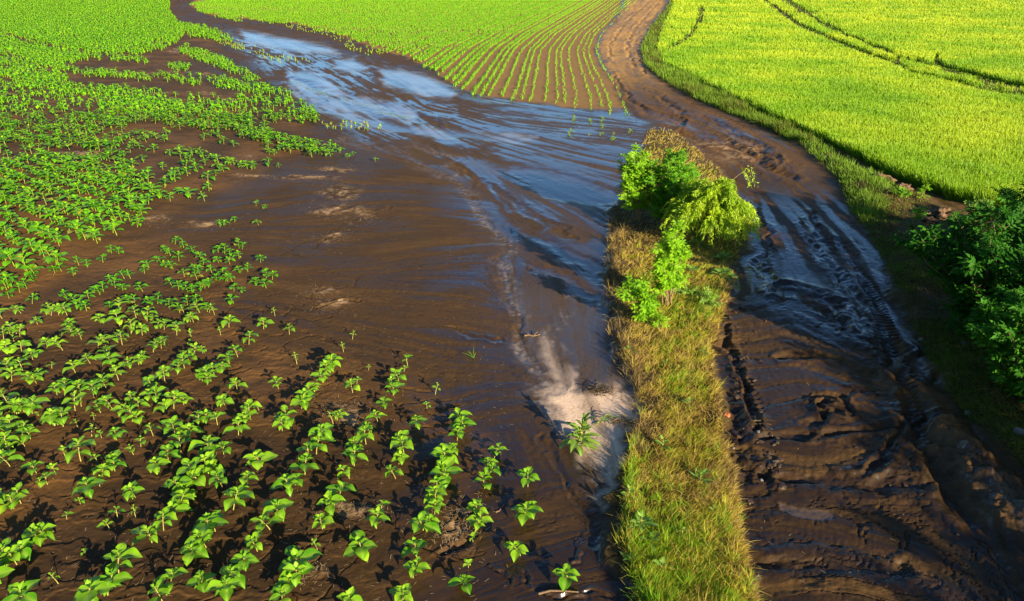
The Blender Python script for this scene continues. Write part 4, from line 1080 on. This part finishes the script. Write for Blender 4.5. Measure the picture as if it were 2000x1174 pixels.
def leafy(name, label, cat, base, h, spread, nsh, leafL, mat, seed, low=.25, ntw=7, twl=.32, per=6, nl=5, lean=(0, 0), stem_r=.018, group=None, tint=.5, rz=0):
    rs = np.random.default_rng(seed)
    stems, tips = shoots(rs, h, spread, nsh, low, ntw, twl, lean)
    tm, fm = MB(), MB()
    for P in stems: tube(tm, P, np.linspace(stem_r, stem_r * .3, len(P)), 6)
    PP, DD = [], []
    for c, D, ln in tips:
        tube(tm, np.stack([c, c + D * ln * .5 + [0, 0, .02], c + D * ln]), np.array([.4, .3, .15]) * stem_r, 4)
        for q in range(per):
            t = (q + rs.uniform(.2, 1)) / per
            a = rs.uniform(0, 6.28)
            PP.append(c + D * ln * t); DD.append(D * .5 + np.array([math.cos(a), math.sin(a), rs.uniform(-.2, .35)]))
    compound(fm, np.array(PP), np.array(DD), leafL, rs, nl, tint)
    t = thing(name, label, cat, base, rz, group)
    link('trunk', tm.mesh('trunk'), M_BARK, t); link('crown', fm.mesh('crown'), mat, t)
    return t

leafy('ash_leaved_shrub', 'tall bright green shrub on two bare stems at the willow\'s mud-flat side', 'shrub', gpt(1243, 436), 2.3, .52, 13, .125, M_SHRUB, 11, low=.20, ntw=14, twl=.2, per=10, lean=(-.12, .1))
leafy('ash_leaved_shrub', 'dense green shrub wedged between the two-stemmed shrub and the drooping willow', 'shrub', gpt(1298, 446), 2.15, .85, 18, .125, M_SHRUB, 12, low=.12, ntw=14, twl=.2, per=10, tint=.48, lean=(.1, .1))
leafy('ash_leaved_sapling', 'slender lime green sapling standing upright in the middle of the grass bank', 'sapling', gpt(1302, 604), 1.95, .36, 9, .115, M_SHRUB, 13, low=.24, ntw=13, twl=.16, per=10, tint=.72, lean=(-.06, 0), stem_r=.014)
leafy('ash_leaved_sapling', 'short lime green sapling leaning over the mud flat below the slender one', 'sapling', gpt(1262, 640), 1.05, .30, 6, .14, M_SHRUB, 14, low=.18, ntw=7, twl=.24, per=6, tint=.74, lean=(-.26, .05), stem_r=.011)
leafy('ash_leaved_sapling', 'knee-high green sprout at the foot of the leaning sapling', 'sapling', gpt(1282, 652), .32, .20, 4, .11, M_SHRUB, 15, low=.1, ntw=3, twl=.4, per=3, tint=.7, stem_r=.006)
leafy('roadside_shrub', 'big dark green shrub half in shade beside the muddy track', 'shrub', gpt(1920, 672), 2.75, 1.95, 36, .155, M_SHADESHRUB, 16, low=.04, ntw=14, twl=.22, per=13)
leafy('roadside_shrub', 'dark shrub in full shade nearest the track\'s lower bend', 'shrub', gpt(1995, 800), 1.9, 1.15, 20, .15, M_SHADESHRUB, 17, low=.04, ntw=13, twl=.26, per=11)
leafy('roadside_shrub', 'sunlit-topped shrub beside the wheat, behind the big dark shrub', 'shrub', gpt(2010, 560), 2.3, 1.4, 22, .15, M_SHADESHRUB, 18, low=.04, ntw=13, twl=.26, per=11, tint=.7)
leafy('elder_weed', 'leafy young weed between the two soil clods on the verge', 'weed', gpt(1800, 392), .55, .10, 2, .10, M_SHRUB, 19, low=.1, ntw=4, twl=.25, per=4, tint=.55, stem_r=.006)
leafy('elder_weed', 'low bright green weed in front of the soil clods', 'weed', gpt(1757, 392), .32, .34, 6, .10, M_SHRUB, 20, low=.05, ntw=3, twl=.3, per=4, tint=.6, stem_r=.006)
leafy('elder_weed', 'dark green weed at the edge of the crumbled wet soil patch', 'weed', gpt(1788, 446), .48, .22, 5, .11, M_SHRUB, 21, low=.05, ntw=3, twl=.3, per=4, tint=.3, stem_r=.006)
leafy('thistle', 'feathery green weed against the wheat above the shrubs', 'weed', gpt(1903, 436), .75, .40, 9, .12, M_WEED, 22, low=.2, ntw=5, twl=.2, per=5, tint=.6, stem_r=.007)

# the willow
def willow(base):
    rs = np.random.default_rng(31)
    tm, fm = MB(), MB(); PP, DD = [], []
    for i in range(96):
        az = 2.399 * i + rs.uniform(-.5, .5); r = 1.22 * math.sqrt((i + .5) / 96) + .05
        top = (1.95 - .95 * (r / 1.2) ** 1.8) * rs.uniform(.86, 1.08)
        k = np.linspace(0, 1, 12)
        e = np.array([math.cos(az), math.sin(az)])
        P = np.stack([e[0] * r * k ** .9, e[1] * r * k ** .9, top * np.sin(np.clip(k * 1.9, 0, 1.9)) ** .9 * (1 - .12 * k)], 1)
        P[1:] += rs.normal(size=(11, 3)) * .02
        tube(tm, P, np.linspace(.014, .003, 12), 5)
        up_ = i % 5 == 0
        if up_: P[:, 2] *= 1.12; P[:, :2] *= .8
        for j in range(11):
            t = .38 + .62 * (j + rs.random()) / 11
            c = np.array([np.interp(t, k, P[:, q]) for q in range(3)])
            out = np.array([e[0] + rs.normal() * .5, e[1] + rs.normal() * .5, rs.uniform(-.3, .9)]); out /= np.linalg.norm(out)
            ln = rs.uniform(.28, .62)
            s = np.linspace(0, 1, 15)[:, None]
            Q = c + out * ln * .6 * s + np.array([0, 0, -1.0]) * ln * (.2 if up_ else .75) * s ** 2
            Q[:, 2] = np.maximum(Q[:, 2], .06)
            tube(tm, Q[::3], np.linspace(.0035, .0012, 5), 3)
            for q in range(15):
                for w in range(2):
                    PP.append(Q[q]); d = (Q[min(q + 1, 14)] - Q[q - 1 if q else 0]); d = d / (np.linalg.norm(d) + 1e-6)
                    DD.append(d * .8 + rs.normal(size=3) * .5 + np.array([0, 0, -.25]))
    PP, DD = np.array(PP), np.array(DD); n = len(PP)
    clump = fbm(PP[:, 0] * 3, PP[:, 1] * 3 + PP[:, 2] * 2, 55, 2)
    leaflets(fm, PP, DD, unit(rs.normal(size=(n, 3)) + [0, 0, .8]), rs.uniform(.07, .12, n), rs.uniform(.018, .028, n), np.clip(.5 + (clump - .5) * 1.1 + rs.normal(size=n) * .14, 0, 1), fold=.1, droop=.2)
    # one long branch reaching out over the track
    k = np.linspace(0, 1, 8)
    P = np.stack([.2 + .72 * k, .1 + .3 * k, 1.35 + .75 * k - .18 * k ** 2], 1); tube(tm, P, np.linspace(.010, .004, 8), 5)
    A = []
    for j in range(9):
        c = P[-1] + [rs.uniform(-.14, .2), rs.normal() * .1, rs.uniform(-.02, .1)]
        for q in range(12): A.append(c + np.array([.02 * q, 0, .02 - .03 * q - .001 * q * q]) + rs.normal(size=3) * .012)
    A = np.array(A); D = rs.normal(size=A.shape) * .4 + [.3, 0, -.6]
    leaflets(fm, A, D, unit(rs.normal(size=A.shape) + [0, 0, .6]), .09, .02, np.full(len(A), .6), fold=.1, droop=.2)
    t = thing('willow_shrub', 'yellow-green weeping willow shrub drooping over the bank edge beside the track', 'shrub', base)
    link('trunk', tm.mesh('trunk'), M_BARK, t); link('crown', fm.mesh('crown'), M_WILLOW, t)
willow(gpt(1380, 478))

# ---------------------------------------------------------------- broad-leaved weeds
def rosette(name, label, cat, base, n, L, ratio, ups, tint, seed, stalk=0.0, mat=None, droop=(.3, .6), arc=None, rz=0, stalk_lean=(0, 0)):
    rs = np.random.default_rng(seed); lf, st = MB(), MB()
    for i in range(n):
        az = 2.399 * i + rs.uniform(-.4, .4) if arc is None else rs.uniform(*arc)
        f = i / max(n - 1, 1)
        z = .02 + stalk * f * rs.uniform(.6, 1)
        b = np.array([stalk_lean[0] * f, stalk_lean[1] * f, z])
        up = ups[0] + (ups[1] - ups[0]) * f + rs.uniform(-.15, .15)
        l = L * rs.uniform(.7, 1.15) * (1 - .45 * f * (stalk > 0))
        pp = sun_leaf(lf, b, az, up, l, l * ratio * rs.uniform(.85, 1.15), tint + rs.uniform(-.2, .2), droop=rs.uniform(*droop), fold=rs.uniform(.15, .4))
        tube(st, pp, np.array([.006, .005, .003]), 4)
    k = np.linspace(0, 1, 5)
    tube(st, np.stack([stalk_lean[0] * k, stalk_lean[1] * k, -.02 + (.04 + stalk) * k], 1), np.linspace(.009, .004, 5), 5)
    t = thing(name, label, cat, base, rz)
    link('stem', st.mesh('stem'), M_SUNSTEM, t); link('leaves', lf.mesh('leaves'), mat or M_WEED, t)
    return t
p = gpt(1128, 872)
rosette('dock_plant', 'pale green dock plant with long curled leaves at the edge of the pale sand', 'weed', p, 30, .34, .36, (.1, 1.25), .78, 71, stalk=.46, droop=(.45, 1.0), stalk_lean=(.10, .06))
rosette('dock_plant', 'bent wavy dock leaf lying across the pale sand beside the dock plant', 'weed', gpt(1160, 832), 5, .26, .26, (.1, .5), .6, 72, stalk=.10, arc=(-.2, 1.0), stalk_lean=(.22, .16))
rosette('burdock', 'broad-leaved burdock under the willow on the bank', 'weed', gpt(1362, 492), 11, .34, .62, (.15, .9), .35, 73, stalk=.12)
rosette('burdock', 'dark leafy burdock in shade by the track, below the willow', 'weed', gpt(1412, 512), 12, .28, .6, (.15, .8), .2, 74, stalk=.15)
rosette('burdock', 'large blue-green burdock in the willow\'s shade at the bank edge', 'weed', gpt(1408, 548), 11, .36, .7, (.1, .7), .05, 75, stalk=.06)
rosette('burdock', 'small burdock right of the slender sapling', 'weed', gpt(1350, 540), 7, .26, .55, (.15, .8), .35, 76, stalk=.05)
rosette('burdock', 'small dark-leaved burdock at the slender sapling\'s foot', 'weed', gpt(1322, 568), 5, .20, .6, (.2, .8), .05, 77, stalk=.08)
rosette('hogweed', 'upright light green weed on the bank\'s mud-flat edge', 'weed', gpt(1226, 988), 9, .17, .42, (.4, 1.2), .6, 78, stalk=.26)
rosette('hogweed', 'bushy green weed where the fresh green grass begins', 'weed', gpt(1250, 1050), 16, .22, .5, (.15, 1.0), .4, 79, stalk=.20)
rosette('hogweed', 'big pale leaf weed just below the bushy weed', 'weed', gpt(1266, 1075), 6, .24, .62, (.1, .7), .75, 80, stalk=.05)
rosette('hogweed', 'small weed drooping over the dark mud near the bank\'s lower end', 'weed', gpt(1228, 1112), 7, .17, .4, (.1, .9), .5, 81, stalk=.10)
rosette('hogweed', 'lowest weed on the bank edge, half cut by the frame', 'weed', gpt(1248, 1168), 6, .16, .5, (.2, .9), .4, 82, stalk=.06)
rosette('horseradish', 'lone upright bright weed in the yellowed grass by the track', 'weed', gpt(1365, 950), 9, .22, .36, (.5, 1.25), .6, 83, stalk=.16)
for i, (a, b, s, l) in enumerate([(1330, 585, .16, 'green herb beside the slender sapling'), (1385, 610, .22, 'sunlit green herbs on the bank\'s track edge above the yellow grass'), (1368, 590, .20, 'green herb patch behind the sunlit herbs')]):
    leafy('bank_herb', l, 'weed', gpt(a, b), s * 1.3, s * 1.5, 7, .07, M_WEED, 90 + i, low=.05, ntw=3, twl=.4, per=3, tint=.75, stem_r=.004)

for i, (a, b, l) in enumerate([(1300, 720, 'small green weed in the yellow grass below the sprout'), (1345, 805, 'small weed in the middle of the yellow grass'), (1292, 890, 'low weed in grass level with the dock plant'), (1390, 1010, 'small pale weed in dry grass by the track drain'),
                               (1330, 1060, 'broad weed amid the mixed grass at the bank\'s lower end'), (1290, 1130, 'leafy weed in the fresh green grass at the frame bottom'), (1372, 700, 'lime weed on the track edge of the bank under the herbs'), (1228, 700, 'muddy weed at the silt edge of the bank')]):
    rosette('bank_weed', l, 'weed', gpt(a, b), 6 + i % 4, .13 + .02 * (i % 3), .5, (.2, 1.0), .35 + .08 * (i % 5), 400 + i, stalk=.06 + .05 * (i % 3))

# the lone tuft of long blades on the mud
mb = MB(); n = 13
a = RNG.uniform(0, 6.28, n); u = RNG.uniform(.55, 1.2, n)
ribbons(mb, np.zeros((n, 3)), np.stack([np.cos(a) * np.cos(u), np.sin(a) * np.cos(u), np.sin(u)], 1), RNG.uniform(.2, .36, n), np.full(n, .012), RNG.uniform(.04, .14, n), np.full(n, .8), segs=4)
o = link('grass_tuft', mb.mesh('grass_tuft'), M_VERGE, None, gpt(925, 698)); tag(o, 'lone tuft of thin grass blades on the open mud', 'grass tuft')

# ---------------------------------------------------------------- clods, stones, wood
def lump(name, label, cat, px, py, r, mat, seed, squash=.6, rough=.35, sink=.35, group=None):
    p = gpt(px, py); me = rock_mesh(name, r, seed, squash, rough)
    if mat is not M_STONE: me.polygons.foreach_set('use_smooth', np.zeros(len(me.polygons), bool))
    o = link(name, me, mat, None, (p.x, p.y, p.z + r * squash * (1 - sink) * .6)); o.rotation_euler = (0, 0, seed * 1.3)
    return tag(o, label, cat, group)
lump('soil_clod', 'large brown soil clod on the verge, nearest the wheat edge', 'clod', 1716, 354, .30, M_CLOD, 1, .62, .6)
lump('soil_clod', 'crumbled soil clod tucked against the largest clod', 'clod', 1735, 360, .20, M_CLOD, 2, .7, .6)
lump('soil_clod', 'pale soil clod between the weeds on the verge', 'clod', 1764, 372, .24, M_CLOD, 3, .55, .6)
lump('soil_clod', 'dark broken clod by the shrubs at the path', 'clod', 1836, 436, .24, M_CLOD, 4, .6, .7)
lump('soil_clod', 'low wet clod on the black soil patch', 'clod', 1812, 446, .17, M_CLOD, 5, .6, .7)
lump('soil_clod', 'small clod just above the broken dark clod', 'clod', 1848, 430, .12, M_CLOD, 6, .8, .6)
for i, (a, b, r, l) in enumerate([(1982, 868, .08, 'pale grey stone in deep shade at the right frame edge'), (1799, 668, .06, 'grey stone beside the puddle in the shaded track'), (1480, 848, .028, 'small white pebble beside the left rut'),
                                  (1487, 936, .030, 'white pebble in the dark side drain'), (1433, 872, .022, 'tiny pebble at the dry grass edge'), (1890, 810, .05, 'stone in the shade under the shrubs'), (1876, 690, .05, 'dull stone under the big dark shrub')]):
    lump('stone', l, 'stone', a, b, r, M_STONE, 20 + i, .7, .25)
lump('brick_fragment', 'orange-red brick fragment beside the yellow grass bank', 'brick', 1418, 818, .055, M_BRICK, 31, .8, .25)
def stick(name, label, P, r, mat=M_TWIG, cat='twig', forks=()):
    mb = MB(); G = [gpt(*q) for q in P]
    pts_ = np.array([[g.x, g.y, g.z + r * .7] for g in G]); c = pts_[0].copy()
    tube(mb, pts_ - c, np.linspace(r, r * .5, len(P)), 6)
    for a, d in forks: tube(mb, np.array([pts_[a] - c, pts_[a] - c + np.array(d) * .5 + [0, 0, .01], pts_[a] - c + np.array(d)]), np.array([r * .6, r * .45, r * .3]), 5)
    o = link(name, mb.mesh(name), mat, None, c); tag(o, label, cat)
stick('twig', 'dark driftwood twig lying on the wet silt', [(1024, 656), (1033, 655), (1042, 657), (1054, 654)], .022, forks=((2, (.09, .1, .05)), (1, (-.05, .08, .03))))
stick('twig', 'half-buried stick in the mud near the two last seedlings', [(968, 1000), (975, 998), (985, 985)], .012)
stick('twig', 'thin stick pressed into the mud close to the frame bottom', [(1052, 1160), (1075, 1158), (1100, 1160), (1130, 1159)], .016)
def tangle(name, label, px, py, n, r, seed, mat=M_GRASS, lo=.05, hi=.3):
    rs = np.random.default_rng(seed); mb = MB(); p = gpt(px, py)
    a = rs.uniform(0, 6.28, n); q = r * np.sqrt(rs.random(n))
    P = np.stack([q * np.cos(a), q * np.sin(a) * .6, rs.uniform(0, .08, n)], 1)
    b = rs.uniform(0, 6.28, n); u = rs.uniform(-.1, .7, n)
    ribbons(mb, P, np.stack([np.cos(b) * np.cos(u), np.sin(b) * np.cos(u), np.sin(u)], 1), rs.uniform(.08, .24, n), rs.uniform(.006, .016, n), rs.uniform(.02, .1, n), rs.uniform(lo, hi, n), segs=2)
    o = link(name, mb.mesh(name), mat, None, p); tag(o, label, 'debris')
tangle('plant_debris', 'dark clump of muddy plant debris at the top of the pale sand', 1172, 764, 160, .24, 5, lo=0, hi=.15)
tangle('plant_debris', 'trampled dry weed debris right of the dock plant', 1216, 826, 130, .22, 6, lo=.05, hi=.35)
tangle('plant_debris', 'withered stalks strewn beside the lower left rut of the track', 1480, 826, 60, .14, 7, lo=.05, hi=.3)

clods = [rock_mesh('mud_clod', .05, 60 + i, .7, .6, 2) for i in range(5)]
for m_ in clods: m_.materials.append(M_CLODWET)
q_ = 0
while q_ < 70:
    a, b = (RNG.uniform(1405, 1520), RNG.uniform(600, 1160)) if RNG.random() < .6 else (RNG.uniform(1560, 1950), RNG.uniform(450, 1100))
    if RNG.random() < .6: b = RNG.uniform(600, 960); a = 1420 + (b - 620) * .3 + RNG.normal() * 16
    if not inside(np.array([a]), np.array([b]), ROAD)[0]: continue
    g = gpt(a, b); o = bpy.data.objects.new('mud_clod', clods[q_ % 5]); COL.objects.link(o)
    k = RNG.uniform(.35, 1.25); o.location = (g.x, g.y, g.z + .008); o.scale = (k * RNG.uniform(.8, 1.4), k, k * .8); o.rotation_euler = (0, 0, RNG.uniform(0, 6.28))
    tag(o, 'small dark mud clod thrown up on the churned track', 'clod', 'mud clods on the track'); q_ += 1

# ---------------------------------------------------------------- the trees whose shade lies over the track
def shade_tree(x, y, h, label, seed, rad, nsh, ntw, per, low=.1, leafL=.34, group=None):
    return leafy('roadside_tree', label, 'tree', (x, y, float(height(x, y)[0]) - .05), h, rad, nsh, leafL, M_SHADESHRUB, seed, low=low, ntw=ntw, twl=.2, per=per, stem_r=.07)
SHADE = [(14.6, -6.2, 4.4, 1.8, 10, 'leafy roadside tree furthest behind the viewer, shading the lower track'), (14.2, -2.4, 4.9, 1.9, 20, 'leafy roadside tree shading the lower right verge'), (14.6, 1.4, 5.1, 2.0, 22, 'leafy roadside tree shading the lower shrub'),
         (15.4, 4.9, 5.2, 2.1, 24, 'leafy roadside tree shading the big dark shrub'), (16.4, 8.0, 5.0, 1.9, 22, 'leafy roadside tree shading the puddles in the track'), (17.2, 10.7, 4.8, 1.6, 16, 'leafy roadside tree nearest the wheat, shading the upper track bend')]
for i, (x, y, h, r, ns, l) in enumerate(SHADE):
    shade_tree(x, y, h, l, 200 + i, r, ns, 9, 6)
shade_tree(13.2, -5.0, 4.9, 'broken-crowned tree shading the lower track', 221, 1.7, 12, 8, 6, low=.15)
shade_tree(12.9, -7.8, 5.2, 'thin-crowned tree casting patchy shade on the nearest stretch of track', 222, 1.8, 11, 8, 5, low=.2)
